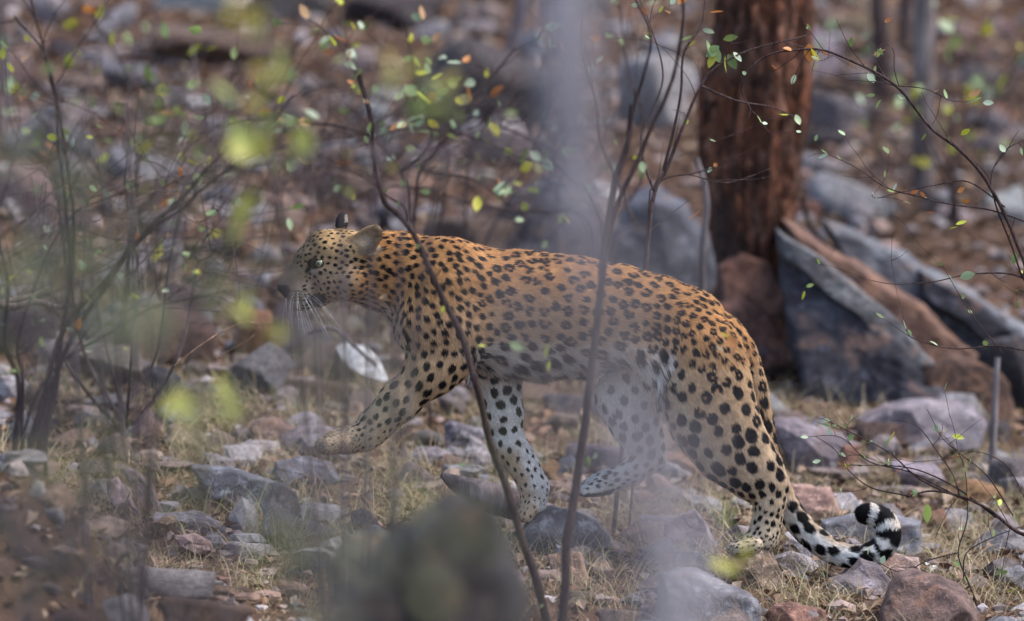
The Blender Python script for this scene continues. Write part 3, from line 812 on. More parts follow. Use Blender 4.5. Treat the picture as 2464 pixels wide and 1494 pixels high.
def ell(c, r, k=0.02, rot=None, sub=False, flow=None):
    """ellipsoid at c=(u,v,y), radii r in units (x, y, z), optional 3x3 rot"""
    pc = np.array([lx(c[0]), c[2], lz(c[1])]); rr = np.array(r, float) * KU
    m = rr.max()
    sl, X, Y, Z = _box(pc, pc, m + k + 0.015)
    P = np.stack([X - pc[0], Y - pc[1], Z - pc[2]], -1)
    if rot is not None: P = P @ np.asarray(rot, np.float32)   # columns are the axes
    q = np.sqrt(((P / rr) ** 2).sum(-1))
    g = np.sqrt(((P / rr ** 2) ** 2).sum(-1)) + 1e-9
    dist = np.where(q < 1e-3, -rr.min(), q * (q - 1) / g).astype(np.float32)
    if sub: FIELD[sl] = -_smin(-FIELD[sl], dist, k)
    else:
        FIELD[sl] = _smin(FIELD[sl], dist, k)
        if flow is not None:
            f = np.asarray(flow, float)
            FLOWP.append((pc, pc + 1e-4, rr.min(), rr.min(), f / np.linalg.norm(f)))

BACK, DOWN = (1, 0, -0.15), (0.35, 0, -1)
# --- trunk: rib cage, loin, pelvis
chain([(1095, 734, 0, 128), (1205, 748, 0, 126), (1305, 754, 0, 127), (1400, 762, 0, 122), (1490, 757, 0, 98), (1570, 774, 0, 92), (1650, 797, 0, 88), (1705, 835, 0, 82)], 0.04, 0.80, (1, 0, -0.32))
# spine ridge
chain([(1150, 630, 0, 14), (1260, 636, 0, 14), (1400, 653, 0, 14), (1500, 674, 0, 15), (1600, 703, 0, 15), (1690, 745, 0, 18)], 0.04, 1.0, BACK)
# belly skin
chain([(1180, 848, 0, 30), (1300, 858, 0, 31), (1400, 852, 0, 26), (1480, 820, 0, 20), (1570, 842, -.05, 16)], 0.04, 1.2, (1, 0, -0.5))
# flank fold to the near stifle
chain([(1500, 822, -.05, 20), (1570, 870, -.075, 20), (1630, 930, -.09, 26)], 0.04, 0.8, (0.8, 0, -0.7))
# --- neck
chain([(850, 646, -0.005, 70), (960, 650, 0, 79), (1070, 682, 0, 104)], 0.045, 0.80, BACK)
chain([(960, 690, 0, 34), (1012, 772, 0, 42), (1068, 838, 0, 42)], 0.05, 0.9, (0.6, 0, -0.7))
# --- near shoulder and leading foreleg
chain([(1082, 630, -.045, 48), (1062, 700, -.072, 60), (1030, 785, -.085, 66)], 0.04, 0.72, (0.45, 0, -1))
chain([(1115, 690, -.065, 52), (1090, 790, -.085, 60), (1080, 850, -.088, 46)], 0.045, 0.72, (0.5, 0, -1))
chain([(1030, 785, -.085, 66), (1068, 862, -.09, 44)], 0.035, 0.72, (0.1, 0, -1))
chain([(1066, 862, -.088, 45), (1035, 893, -.088, 49), (960, 962, -.085, 42), (905, 1018, -.083, 34), (877, 1045, -.083, 31)], 0.03, 0.88, (-0.6, 0, -0.8))
cone((1096, 876, -.086, 16), (1060, 900, -.086, 20), 0.03, 0.9)
chain([(877, 1045, -.083, 30), (838, 1054, -.083, 28), (806, 1058, -.083, 29)], 0.02, 1.15, (-1, 0, -0.1))
cone((905, 1050, -.083, 13), (895, 1040, -.083, 18), 0.012)
for dy, du in ((-.034, 8), (-.012, -4), (.012, -6), (.034, 4)):
    cone((814 + du, 1056, -.083 + dy, 22), (786 + du, 1066, -.083 + dy * 1.2, 20), 0.005, 1.0, (-1, 0, -0.1))
# --- far shoulder and supporting foreleg
chain([(1090, 690, .06, 60), (1120, 800, .078, 62), (1175, 885, .082, 48)], 0.04, 0.72, DOWN)
chain([(1172, 880, .08, 50), (1205, 925, .08, 44), (1212, 1000, .08, 41), (1222, 1065, .08, 32), (1236, 1090, .08, 31), (1262, 1130, .08, 31), (1286, 1180, .08, 30), (1284, 1222, .08, 30)], 0.025, 0.9, (0.25, 0, -1))
for dy, du in ((-.032, 3), (-.011, -7), (.011, -7), (.032, 3)):
    cone((1280 + du, 1222, .08 + dy, 18), (1264 + du, 1246, .08 + dy * 1.1, 17), 0.009, 1.0, (-.3, 0, -1))
# --- near hind leg
chain([(1640, 815, -.05, 72), (1690, 862, -.075, 88), (1702, 930, -.085, 88), (1722, 1000, -.088, 82), (1755, 1060, -.086, 70), (1788, 1105, -.084, 58), (1822, 1145, -.083, 44), (1852, 1172, -.082, 32)], 0.035, 0.62, (0.5, 0, -1))
chain([(1655, 930, -.085, 44), (1682, 1010, -.09, 42), (1730, 1085, -.088, 40)], 0.04, 0.7, (0.5, 0, -1))
chain([(1800, 1060, -.08, 26), (1845, 1120, -.08, 21), (1868, 1158, -.08, 18)], 0.02, 0.8, (0.5, 0, -1))
chain([(1862, 1166, -.082, 25), (1852, 1212, -.082, 29), (1842, 1258, -.082, 30), (1832, 1290, -.082, 30)], 0.02, 0.85, (-0.2, 0, -1))
chain([(1838, 1294, -.082, 30), (1800, 1306, -.082, 25)], 0.02, 1.15, (-1, 0, -0.2))
for dy, du in ((-.034, 8), (-.012, -3), (.012, -4), (.034, 6)):
    cone((1806 + du, 1305, -.082 + dy, 19), (1768 + du, 1314, -.082 + dy * 1.16, 17), 0.0045, 1.0, (-1, 0, -0.2))
# --- far hind leg, lifted
chain([(1650, 830, .05, 74), (1580, 900, .078, 76), (1508, 958, .085, 62), (1528, 1020, .085, 46), (1556, 1076, .085, 32), (1574, 1110, .085, 24)], 0.035, 0.7, (0, 0, -1))
chain([(1574, 1112, .085, 23), (1525, 1142, .085, 25), (1465, 1166, .085, 25), (1432, 1176, .085, 26)], 0.02, 0.9, (-1, 0, -0.3))
for dy, du in ((-.03, 6), (-.01, -4), (.01, -4), (.03, 5)):
    cone((1436 + du, 1178, .085 + dy, 18), (1406 + du, 1186, .085 + dy * 1.1, 15), 0.009, 1.0, (-1, 0, -0.2))

# --- head; its far side is turned a little forward
YAW = 0.22
def hu(u, y): return u - YAW * y / KU
def H(u, v, y, r): return (hu(u, y), v, y, r)
HB = (1, 0, 0.1)
ell((822, 628, 0), (76, 66, 72), 0.03, None, False, HB)
cone(H(848, 640, 0, 60), H(905, 655, 0, 72), 0.04, 0.85, BACK)
cone(H(775, 600, 0, 44), H(738, 622, 0, 30), 0.03, 1.05, HB)
for s in (-1, 1):
    cone(H(738, 612, s * .030, 13), H(775, 598, s * .042, 18), 0.014, 1.0, HB)      # brow
    cone(H(768, 655, s * .040, 22), H(830, 668, s * .056, 30), 0.02, 1.0, HB)        # cheek bone
    cone(H(792, 690, s * .034, 30), H(835, 680, s * .045, 36), 0.025, 1.0, HB)       # jowl
    cone(H(703, 703, s * .017, 20), H(735, 703, s * .025, 24), 0.014, 1.0, HB)       # whisker pad
cone(H(775, 662, 0, 50), H(705, 676, 0, 25), 0.028, 0.80, HB)
cone(H(745, 640, 0, 26), H(694, 678, 0, 19), 0.02, 0.85, HB)
ell((hu(682, 0), 692, 0), (13, 17, 12), 0.008, None, False, HB)                      # nose pad
cone(H(716, 728, 0, 17), H(770, 712, 0, 26), 0.014, 1.0, HB)
cone(H(713, 732, 0, 14), H(735, 724, 0, 18), 0.012, 1.25, HB)
# mouth line and eye sockets
for s in (-1, 1):
    for t in np.linspace(0, 1, 9):
        u_, v_ = 696 + 74 * t, 716 + 8 * math.sin(t * 2.6) - 5 * t
        y_ = s * (.012 + .03 * t)
        ell((hu(u_, y_), v_, y_ * 1.25), (6, 9, 4), 0.004, None, True)
    ell((hu(756, s * .046), 631, s * .051), (10, 10, 7), 0.008, None, True)
    cone(H(742, 626, s * .046, 6), H(768, 622, s * .054, 7), 0.008, 1.0, HB)
# ears
def rotm(ax, ay, az):
    return np.array(Matrix.Rotation(az, 3, 'Z') @ Matrix.Rotation(ay, 3, 'Y') @ Matrix.Rotation(ax, 3, 'X'))
EARR = np.eye(3)
def ear(cu, cv, cy, normal, length_dir, rl, rw):
    n = np.array(normal, float); n /= np.linalg.norm(n)
    l = np.array(length_dir, float); l -= n * (l @ n); l /= np.linalg.norm(l)
    wdt = np.cross(l, n)
    R = np.stack([l, wdt, n], 1)
    if cy < 0: EARR[:] = R
    ell((cu, cv, cy), (rl, rw, 13), 0.012, R, False, tuple(l))
    p = np.array([lx(cu), cy, lz(cv)]) + n * 0.0125
    ell((p[0] / KU + 1232, 747 - (p[2] - 0.55) / KU, p[1]), (rl * 0.83, rw * 0.80, 15), 0.005, R, True)
ear(882, 576, -.060, (-0.50, -0.84, 0.02), (0.78, -0.45, 0.70), 49, 29)
cone((858, 606, -.05, 24), (872, 592, -.055, 20), 0.02, 0.8, HB)
ear(819, 543, .052, (-0.80, 0.45, 0.1), (0.16, 0.25, 1), 32, 22)
# --- tail
TAIL = [(1738, 800, .0, 40), (1782, 850, .0, 32), (1812, 920, .0, 28), (1830, 1000, .0, 25), (1846, 1080, .005, 24), (1866, 1150, .01, 24), (1890, 1208, .01, 25), (1925, 1262, .01, 26), (1970, 1305, .0, 26), (2025, 1335, -.01, 25), (2080, 1338, -.02, 25), (2124, 1316, -.02, 25), (2139, 1280, -.015, 25), (2125, 1251, -.005, 24), (2098, 1240, .0, 22), (2082, 1238, .0, 18)]
TAIL = [np.array(t, float) for t in TAIL]
TS = []
for i in range(len(TAIL) - 1):                   # smooth the tail's path
    p0, p1, p2, p3 = TAIL[max(i - 1, 0)], TAIL[i], TAIL[i + 1], TAIL[min(i + 2, len(TAIL) - 1)]
    for t in (0, .34, .67):
        TS.append(.5 * ((2 * p1) + (p2 - p0) * t + (2 * p0 - 5 * p1 + 4 * p2 - p3) * t * t + (3 * p1 - p0 - 3 * p2 + p3) * t ** 3))
TS.append(TAIL[-1])
chain(TS[:6], 0.02, 1.0)
chain([t + np.array([0, 0, 0, 2.5]) for t in TS[5:]], 0.004, 1.0)

def surface_nets(F):
    ins = F < 0
    nx, ny, nz = F.shape
    cnt = np.zeros((nx - 1, ny - 1, nz - 1), np.int8)
    corners = [(i, j, k) for i in (0, 1) for j in (0, 1) for k in (0, 1)]
    for i, j, k in corners: cnt += ins[i:nx - 1 + i, j:ny - 1 + j, k:nz - 1 + k]
    act = np.argwhere((cnt > 0) & (cnt < 8))
    vid = np.full(cnt.shape, -1, np.int32)
    vid[tuple(act.T)] = np.arange(len(act))
    pos = np.zeros((len(act), 3)); num = np.zeros(len(act))
    vals = {c: F[act[:, 0] + c[0], act[:, 1] + c[1], act[:, 2] + c[2]] for c in corners}
    for c in corners:
        for a in range(3):
            if c[a] == 0:
                d = list(c); d[a] = 1; d = tuple(d)
                f0, f1 = vals[c], vals[d]
                x = (f0 < 0) != (f1 < 0)
                t = np.where(x, f0 / np.where(x, f0 - f1, 1), 0)
                p = np.array(c, float)[None] + t[:, None] * (np.array(d) - np.array(c))[None]
                pos += np.where(x[:, None], p, 0); num += x
    V = GO + GH * (act + pos / num[:, None])
    quads = []
    for a in range(3):
        b, c = (a + 1) % 3, (a + 2) % 3
        s0 = [slice(1, -1)] * 3; s1 = [slice(1, -1)] * 3
        s0[a] = slice(0, F.shape[a] - 1); s1[a] = slice(1, F.shape[a])
        A, B = ins[tuple(s0)], ins[tuple(s1)]
        e = np.argwhere(A != B)
        sign = A[tuple(e.T)]
        off = np.ones(3, int); off[a] = 0
        e = e + off
        def cell(db, dc):
            q = e.copy(); q[:, b] += db; q[:, c] += dc
            return vid[tuple(q.T)]
        q = np.stack([cell(-1, -1), cell(0, -1), cell(0, 0), cell(-1, 0)], 1)
        q[~sign] = q[~sign][:, ::-1]
        quads.append(q)
    Q = np.concatenate(quads)
    return V, Q[(Q >= 0).all(1)]

LV, LQ = surface_nets(FIELD)
# keep it one continuous surface: drop any islets
_lab = np.arange(len(LV))
_E = np.concatenate([LQ[:, [0, 1]], LQ[:, [1, 2]], LQ[:, [2, 3]], LQ[:, [3, 0]]])
for _ in range(400):
    m = np.minimum(_lab[_E[:, 0]], _lab[_E[:, 1]])
    n_ = _lab.copy()
    np.minimum.at(n_, _E[:, 0], m); np.minimum.at(n_, _E[:, 1], m)
    n_ = n_[n_]
    if (n_ == _lab).all(): break
    _lab = n_
_main = np.bincount(_lab).argmax()
_keep = _lab == _main
_map = np.cumsum(_keep) - 1
LQ = _map[LQ[_keep[LQ].all(1)]]
LV = LV[_keep]
_E = np.concatenate([LQ[:, [0, 1]], LQ[:, [1, 2]], LQ[:, [2, 3]], LQ[:, [3, 0]]])
_E = np.unique(np.sort(_E, 1), axis=0)
_deg = np.bincount(_E.ravel(), minlength=len(LV))[:, None]
def lap(V):
    s = np.stack([np.bincount(_E[:, 0], V[_E[:, 1], a], len(V)) + np.bincount(_E[:, 1], V[_E[:, 0], a], len(V)) for a in range(3)], 1)
    return s / _deg - V
for _ in range(3):
    LV = LV + 0.5 * lap(LV)
    LV = LV - 0.5 * lap(LV)
LV = LV + 0.35 * lap(LV)
body_me = mesh_np('body', LV, LQ)
LNv = np.zeros(len(LV) * 3, np.float32)
body_me.vertex_normals.foreach_get('vector', LNv)
LNv = LNv.reshape(-1, 3).astype(float)

# fur direction at each vertex
def flow_at(P, N):
    acc = np.zeros_like(P); 
    for pa, pb, ra, rb, fl in FLOWP:
        lo = np.minimum(pa, pb) - max(ra, rb) - 0.06; hi = np.maximum(pa, pb) + max(ra, rb) + 0.06
        m = np.where(((P > lo) & (P < hi)).all(1))[0]
        if not len(m): continue
        q = P[m] - pa; d = pb - pa
        t = np.clip(q @ d / max(d @ d, 1e-9), 0, 1)
        ds = np.linalg.norm(q - t[:, None] * d, axis=1) - (ra + (rb - ra) * t)
        acc[m] += (np.exp(-np.maximum(ds, -0.02) / 0.014) + 1e-6)[:, None] * fl
    acc += np.array([0.02, 0, -0.01])
    acc -= N * (acc * N).sum(1)[:, None]
    return acc / (np.linalg.norm(acc, axis=1)[:, None] + 1e-9)
LF = flow_at(LV, LNv)
for _ in range(12):
    LF = LF + 0.6 * lap(LF)
LF -= LNv * (LF * LNv).sum(1)[:, None]
LF /= np.linalg.norm(LF, axis=1)[:, None] + 1e-9

# ---- coat pattern --------------------------------------------------
TSW = np.array([[lx(t[0]), t[2], lz(t[1])] for t in TS])
TSL = np.concatenate([[0], np.cumsum(np.linalg.norm(np.diff(TSW, axis=0), axis=1))])
def uv_of(P): return P[:, 0] / KU + 1232, 747 - (P[:, 2] - 0.55) / KU
def tail_param(P):
    d2 = ((P[:, None, :] - TSW[None]) ** 2).sum(2)
    i = d2.argmin(1)
    j = np.clip(i, 1, len(TSW) - 2)
    tan = TSW[j + 1] - TSW[j - 1]; tan /= np.linalg.norm(tan, axis=1)[:, None]
    return TSL[i] + ((P - TSW[i]) * tan).sum(1), np.sqrt(d2.min(1))

def zone(P):
    """region weights from where on the animal a point lies"""
    u, v = uv_of(P); y = P[:, 1]
    z = {}
    ts, td = tail_param(P)
    tail = (td < 0.042) & (ts > 0.16) & ~((y < -0.045) & (v < 1185)) 
    tail &= (u > 1795)
    leg_nh = (u > 1590) & (v > 880) & (y < -0.02) & ~tail
    leg_fh = (v > 865) & (u > 1370) & (y > -0.01) & ~tail & (u < 1790)
    leg_nf = (v > 850) & (u < 1130) & (y < 0.0)
    leg_ff = (v > 865) & (u > 1120) & (u < 1345) & (y > 0.02)
    head = (u < 868 - 0.25 * (v - 640)) & (v < 790)
    return u, v, y, tail, ts, leg_nh, leg_fh, leg_nf, leg_ff, head

def spacing(P):
    """spot spacing (m), radius share, rosette chance"""
    u, v, y, tail, ts, nh, fh, nf, ff, head = zone(P)
    s = np.full(len(P), .025); r = np.full(len(P), .365); ro = np.zeros(len(P))
    t = sstep(870, 1010, u); s = .0142 + .0048 * t                        # neck -> shoulder
    b = sstep(1120, 1230, u); s = s + .0085 * b; ro = b * .78; r = r + .03
    h = sstep(1490, 1640, u); s = s - .0050 * h; ro = np.where(h > .5, .75, ro)
    bel = sstep(800, 880, v) * sstep(1110, 1180, u) * (u < 1600)
    s = s + .009 * bel; ro = ro * (1 - bel * .8); r = r + .04 * bel
    s = s * (1 - .07 * sstep(1100, 1250, u))
    lo = sstep(860, 1000, v)
    s = np.where(nh, .0262 + .0050 * lo - .0165 * sstep(1120, 1210, v) - .006 * sstep(1250, 1300, v), s)
    r = np.where(nh, .38 + .075 * lo - .08 * sstep(1140, 1250, v), r)
    ro = np.where(nh, .6 * (1 - sstep(960, 1040, v)), ro)
    s = np.where(fh, .030 - .016 * sstep(1080, 1150, v), s); r = np.where(fh, .36, r); ro = np.where(fh, 0, ro)
    s = np.where(nf, .0250 - .0115 * sstep(975, 1030, v) - .008 * sstep(880, 840, u), s)
    r = np.where(nf, .385 - .1 * sstep(1000, 1050, v), r); ro = np.where(nf, 0, ro)
    s = np.where(ff, .029 - .012 * sstep(1020, 1100, v) - .006 * sstep(1150, 1200, v), s)
    r = np.where(ff, .36 - .08 * sstep(1020, 1130, v), r); ro = np.where(ff, 0, ro)
    s = np.where(head, .0122 - .003 * sstep(770, 720, u), s); r = np.where(head, .345, r); ro = np.where(head, 0, ro)
    s = np.where(tail, .030, s); r = np.where(tail, .47, r); ro = np.where(tail, 0, ro)
    return s, r, ro

cand = rng.permutation(len(LV))[:60000]
CP, CN, CF = LV[cand], LNv[cand], LF[cand]
cs, cr, cro = spacing(CP)
cu, cv, cy_, ctail, cts, *_z = zone(CP)
skip = (ctail & (cts > 0.72)) | ((cu < 716) & (cv < 790))
grid = {}; acc = []
CELL = 0.05
for i in np.where(~skip)[0]:
    p = CP[i]; key = tuple((p / CELL).astype(int)); ok = True
    for a in (-1, 0, 1):
        for b_ in (-1, 0, 1):
            for c_ in (-1, 0, 1):
                for j in grid.get((key[0] + a, key[1] + b_, key[2] + c_), ()):
                    q = CP[j] - p
                    if q @ q < (0.5 * (cs[i] + cs[j])) ** 2: ok = False; break
                if not ok: break
            if not ok: break
        if not ok: break
    if ok:
        grid.setdefault(key, []).append(i); acc.append(i)
BL = []                                          # blobs: centre, radius, stretch axis, stretch
FILL = []
for i in acc:
    p, n, f, s = CP[i], CN[i], CF[i], cs[i]
    g = np.cross(n, f)
    if random.random() < cro[i]:
        k = random.choice((3, 3, 4, 4, 5)); a0 = random.random() * 6.28
        span = random.uniform(4.4, 6.2)
        R = s * random.uniform(.245, .32)
        for q in range(k):
            a = a0 + span * q / k
            c = p + (math.cos(a) * f * 1.15 + math.sin(a) * g) * R * random.uniform(.85, 1.15)
            tg = (-math.sin(a) * f + math.cos(a) * g)
            BL.append((*c, s * random.uniform(.175, .23), *tg, random.uniform(1.15, 1.7)))
        FILL.append((*p, R * 1.25))
    else:
        BL.append((*p, s * cr[i] * random.uniform(.8, 1.12), *f, random.uniform(1.0, 1.4)))
        if random.random() < .3:
            c = p + (f * random.uniform(-1, 1) + g * random.uniform(-1, 1)) * s * .3
            BL.append((*c, s * cr[i] * random.uniform(.55, .8), *f, 1.2))
# hand-set marks: the tail's rings, the mouth corner, lip lines
BL = np.array(BL); FILL = np.array(FILL) if FILL else np.zeros((0, 4))

def near_list(P, C, R, cb):
    """calls cb(idx of points, idx of centres) in slices along x"""
    o = np.argsort(P[:, 0])
    xs = P[o, 0]
    co = np.argsort(C[:, 0]); cx = C[co, 0]
    step = 0.02
    x = xs[0]
    while x <= xs[-1]:
        a, b = np.searchsorted(xs, [x, x + step])
        if b > a:
            ca, cb_ = np.searchsorted(cx, [x - R, x + step + R])
            if cb_ > ca: cb(o[a:b], co[ca:cb_])
        x += step

def coat(P, N):
    """linear colour of the coat at surface points"""
    u, v, y, tail, ts, nh, fh, nf, ff, head = zone(P)
    wob = fbm(P * 60, 3, 5)[:, None]
    orange = np.array([0.39, 0.195, 0.074]); tan = np.array([0.44, 0.287, 0.160]); pale = np.array([0.47, 0.38, 0.275]); white = np.array([0.62, 0.59, 0.55])
    t = sstep(650, 840, v + 40 * wob[:, 0])[:, None] * sstep(1660, 1480, u)[:, None] * .9 + sstep(760, 960, v)[:, None] * sstep(1480, 1660, u)[:, None]
    c = orange * (1 - t) + tan * t
    under = (sstep(805, 905, v + 30 * wob[:, 0]) * sstep(1090, 1130, u) * sstep(1640, 1610, u) * (1 - nh))[:, None]
    c = c * (1 - under) + white * under
    und2 = sstep(-0.25, -0.75, N[:, 2])[:, None] * (sstep(700, 780, v))[:, None]
    c = c * (1 - und2) + (white * .95) * und2
    chest = (sstep(1010, 930, u) * sstep(700, 800, v))[:, None] * .55
    c = c * (1 - chest) + pale * chest
    l = (nh * 1.0)[:, None]
    k = sstep(900, 1160, v)[:, None]
    c = np.where(l > 0, (tan * (1 - k) + (pale * .55 + tan * .5) * k), c)
    edge = (nh * sstep(40, 0, (u - (1618 + np.maximum(v - 950, 0) * .62))))[:, None] * sstep(1200, 1140, v)[:, None] * .7
    c = c * (1 - edge) + pale * edge
    k2 = sstep(1180, 1290, v)[:, None]
    c = np.where(l > 0, c * (1 - k2) + (pale * .95) * k2, c)
    k = sstep(860, 1000, v)[:, None]
    c = np.where(nf[:, None], tan * (1 - k) + (pale * .5 + tan * .42) * k, c)
    c = np.where((ff | fh)[:, None], white * .92, c)
    kf = (ff * sstep(1060, 1110, v) * sstep(18, -18, u - (1245 + .35 * (v - 1080)) + 14 * wob[:, 0]))[:, None]
    c = c * (1 - kf) + (pale * .6 + tan * .4) * kf
    pads = (fh & (u < 1475) & (N[:, 2] < -.55))[:, None]
    c = np.where(pads, np.array([.06, .05, .05]), c)
    # head
    hc = np.array([0.37, 0.24, 0.115]); mz = np.array([0.165, 0.118, 0.082])
    th = sstep(560, 690, v)[:, None]
    hcol = hc * (1 - th) + np.array([.34, .235, .15]) * th
    sn = sstep(760, 705, u + .3 * (v - 640))[:, None]
    hcol = hcol * (1 - sn) + mz * sn
    chin = (sstep(716, 728, v) * (u < 760))[:, None]
    hcol = hcol * (1 - chin) + np.array([.22, .195, .165]) * chin
    pad = (np.exp(-(((u - 712) / 22) ** 2 + ((v - 704) / 13) ** 2)))[:, None] * .75
    hcol = hcol * (1 - pad) + np.array([.33, .26, .19]) * pad
    hw = (sstep(885, 840, u + .25 * (v - 640) + 16 * wob[:, 0]) * (v < 790))[:, None]
    c = c * (1 - hw) + hcol * hw
    el = ((P - np.array([lx(882), -.060, lz(576)])) @ EARR)
    earz = ((el[:, 0] / (56 * KU)) ** 2 + (el[:, 1] / (37 * KU)) ** 2 < 1.15) & (np.abs(el[:, 2]) < .020) & (y < -.03) & (v < 612)
    rim = earz & ((el[:, 0] / (54 * KU)) ** 2 + (el[:, 1] / (34 * KU)) ** 2 > .74) & (el[:, 0] > 0)
    ein = earz & (N @ np.array([-.55, -.8, .1]) > 0.25)
    c = np.where(earz[:, None], np.array([.30, .20, .11]), c)
    c = np.where(ein[:, None], np.array([.25, .16, .085]) * (1 + .5 * wob), c)
    tuft = ein & (el[:, 0] < .012) & (el[:, 1] > -.016)
    c = np.where(tuft[:, None], np.array([.27, .20, .13]) * (1 + .8 * wob), c)
    c = np.where(rim[:, None], np.array([.17, .12, .08]), c)
    ef = (v < 551) & (u < 850) & (y > .02)
    blk = np.array([.007, .0065, .007])
    c = np.where(ef[:, None], np.where(((v < 538) & (v > 520) & (u > 828))[:, None], np.array([.27, .25, .21]), blk * 2.2), c)
    c = np.where((ef & (u < 806))[:, None], np.array([.5, .36, .22]), c)
    # tail
    tl = sstep(.32, .52, ts)[:, None]
    c = np.where(tail[:, None], (tan * .95) * (1 - tl) + white * tl, c)
    tb = (tail * sstep(.1, .8, N[:, 2] * .6 + N[:, 0] * .7) * sstep(.95, .6, ts))[:, None] * .75
    c = c * (1 - tb) + tan * .85 * tb
    # rosette centres
    fill = np.zeros(len(P))
    if len(FILL):
        def cb(pi, ci):
            d = np.linalg.norm(P[pi][:, None] - FILL[ci][None, :, :3], axis=2)
            fill[pi] = np.maximum(fill[pi], (1 - sstep(.7, 1.1, d / FILL[ci][None, :, 3])).max(1))
        near_list(P, FILL, .03, cb)
    f_ = fill[:, None] * .8
    c = c * (1 - f_) + c * np.array([.74, .58, .46]) * f_
    # spots
    w_ = np.stack([vnoise(P * 120, 21), vnoise(P * 120, 22), vnoise(P * 120, 23)], 1) * .0020
    Q = P + w_
    sp = np.zeros(len(P))
    def cb(pi, ci):
        B = BL[ci]
        d = Q[pi][:, None] - B[None, :, :3]
        par = (d * B[None, :, 4:7]).sum(2)
        d2 = (d ** 2).sum(2) - par ** 2 * (1 - 1 / B[None, :, 7] ** 2)
        x = np.sqrt(np.maximum(d2, 0)) / B[None, :, 3]
        sp[pi] = np.maximum(sp[pi], (1 - sstep(.9, 1.12, x)).max(1))
    near_list(P, BL, .035, cb)
    # tail rings towards the tip, broken on the pale underside
    ring = .5 + .5 * np.sin(ts / .046 * 6.283 + 3.0 * fbm(P * 30, 2, 9))
    rg = sstep(.36, .5, ring) * (tail & (ts > .70))
    rg = np.where(tail & (ts > TSL[-1] - .016), 1, rg)
    out_ = (N * np.array([1, -.1, .45])).sum(1)
    rg *= np.where(ts > .93, 1 - sstep(.35, .85, out_), 1)
    sp = np.maximum(sp, rg)
    # face marks
    tear = np.exp(-(((u - 744 - (645 - v) * .25) / 9) ** 2 + ((v - 645) / 13) ** 2)) * 1.1
    liner = (np.hypot((u - 757) / 1.25, v - 631) < 14.5) * (1 - sstep(.0, 1, np.hypot((u - 757) / 1.25, v - 631) - 13))
    mouth = ((u > 738) & (u < 784) & (np.abs(v - (720 - .10 * (u - 760))) < 16 * np.sqrt(np.clip(1 - ((u - 762) / 24) ** 2, 0, 1)))) * 1.0
    rows = np.zeros(len(P))
    for rv in (699, 706, 713):
        rows = np.maximum(rows, (np.abs(v - rv + .08 * (u - 715) + 1.5 * np.sin(u * .5)) < 1.8) * (u > 694) * (u < 742))
    nose = ((u < 699 - .35 * np.abs(v - 697)) & (v > 683 + .12 * (u - 670)) & (v < 716)) * 1.0
    m = head * np.clip(np.maximum.reduce([tear, liner, mouth, rows * .55, nose]), 0, 1)
    sp = np.where(head & (u < 726) & (v > 640), 0, sp)
    sp = np.where(earz | ef, 0, sp)
    eb = np.exp(-(((u - 884) / 15) ** 2 + ((v - 607) / 10) ** 2)) * (y < 0) * .8
    sp = np.maximum(sp, eb * ~earz)
    sp = np.maximum(sp, m)
    white_eye = head * np.exp(-(((u - 748) / 9) ** 2 + ((v - 650) / 4) ** 2)) * .8
    c = c * (1 - white_eye[:, None]) + np.array([.62, .58, .5]) * white_eye[:, None]
    sp = np.clip(sp, 0, 1)[:, None]
    c = c * (1 - sp) + blk * sp
    return c * (1 + .16 * wob) 

vc = coat(LV, LNv)
ca = body_me.color_attributes.new('coat', 'FLOAT_COLOR', 'POINT')
ca.data.foreach_set('color', np.concatenate([np.clip(vc, 0.004, 1), np.ones((len(vc), 1))], 1).astype(np.float32).ravel())

def mat_coat(name, hair):
    k = NT(name)
    at_ = k.n('ShaderNodeAttribute', {'attribute_name': 'coat'})
    c = at_.outputs['Color']
    k.base(c, 0.6 if hair else 0.75, 0.08 if hair else 0.08)
    if hair:
        an = k.n('ShaderNodeAttribute', {'attribute_name': 'skin_normal'})
        g = k.n('ShaderNodeNewGeometry')
        mx = k.n('ShaderNodeMix', {'data_type': 'VECTOR'})
        mx.inputs[0].default_value = 0.25
        k.t.links.new(an.outputs['Vector'], mx.inputs[4]); k.t.links.new(g.outputs['Normal'], mx.inputs[5])
        nm = k.n('ShaderNodeVectorMath', {'operation': 'NORMALIZE'})
        k.t.links.new(mx.outputs[1], nm.inputs[0])
        k.t.links.new(nm.outputs[0], k.b.inputs['Normal'])
    return k.m
M['skin'] = mat_coat('spotted_hide', False)
M['fur'] = mat_coat('spotted_fur', True)
body_me.materials.append(M['skin'])
leopard = empty('leopard', (lx(1480), 0, 0.0))
tag(leopard, 'spotted leopard walking left over the rocks with its tail curled up', 'leopard')
LO = np.array(leopard.location)
body = obj('body', body_me, leopard, -LO)

# ---- fur -----------------------------------------------------------
NH = 230000
tri = np.concatenate([LQ[:, [0, 1, 2]], LQ[:, [0, 2, 3]]])
pa, pb, pc = LV[tri[:, 0]], LV[tri[:, 1]], LV[tri[:, 2]]
ar = np.linalg.norm(np.cross(pb - pa, pc - pa), axis=1)
cen = (pa + pb + pc) / 3
fn = np.cross(pb - pa, pc - pa) / (ar[:, None] + 1e-12)
wgt = ar * (0.35 + 0.65 * (fn[:, 1] < 0.35))
cu_, cv_ = uv_of(cen)
wgt *= 1 + 1.6 * ((cu_ < 880) & (cv_ < 770))
pick = rng.choice(len(tri), NH, p=wgt / wgt.sum())
b1, b2 = rng.random(NH), rng.random(NH)
fl_ = b1 + b2 > 1
b1[fl_], b2[fl_] = 1 - b1[fl_], 1 - b2[fl_]
T = tri[pick]
def bary(A): return A[T[:, 0]] * (1 - b1 - b2)[:, None] + A[T[:, 1]] * b1[:, None] + A[T[:, 2]] * b2[:, None]
HP, HN, HF = bary(LV), bary(LNv), bary(LF)
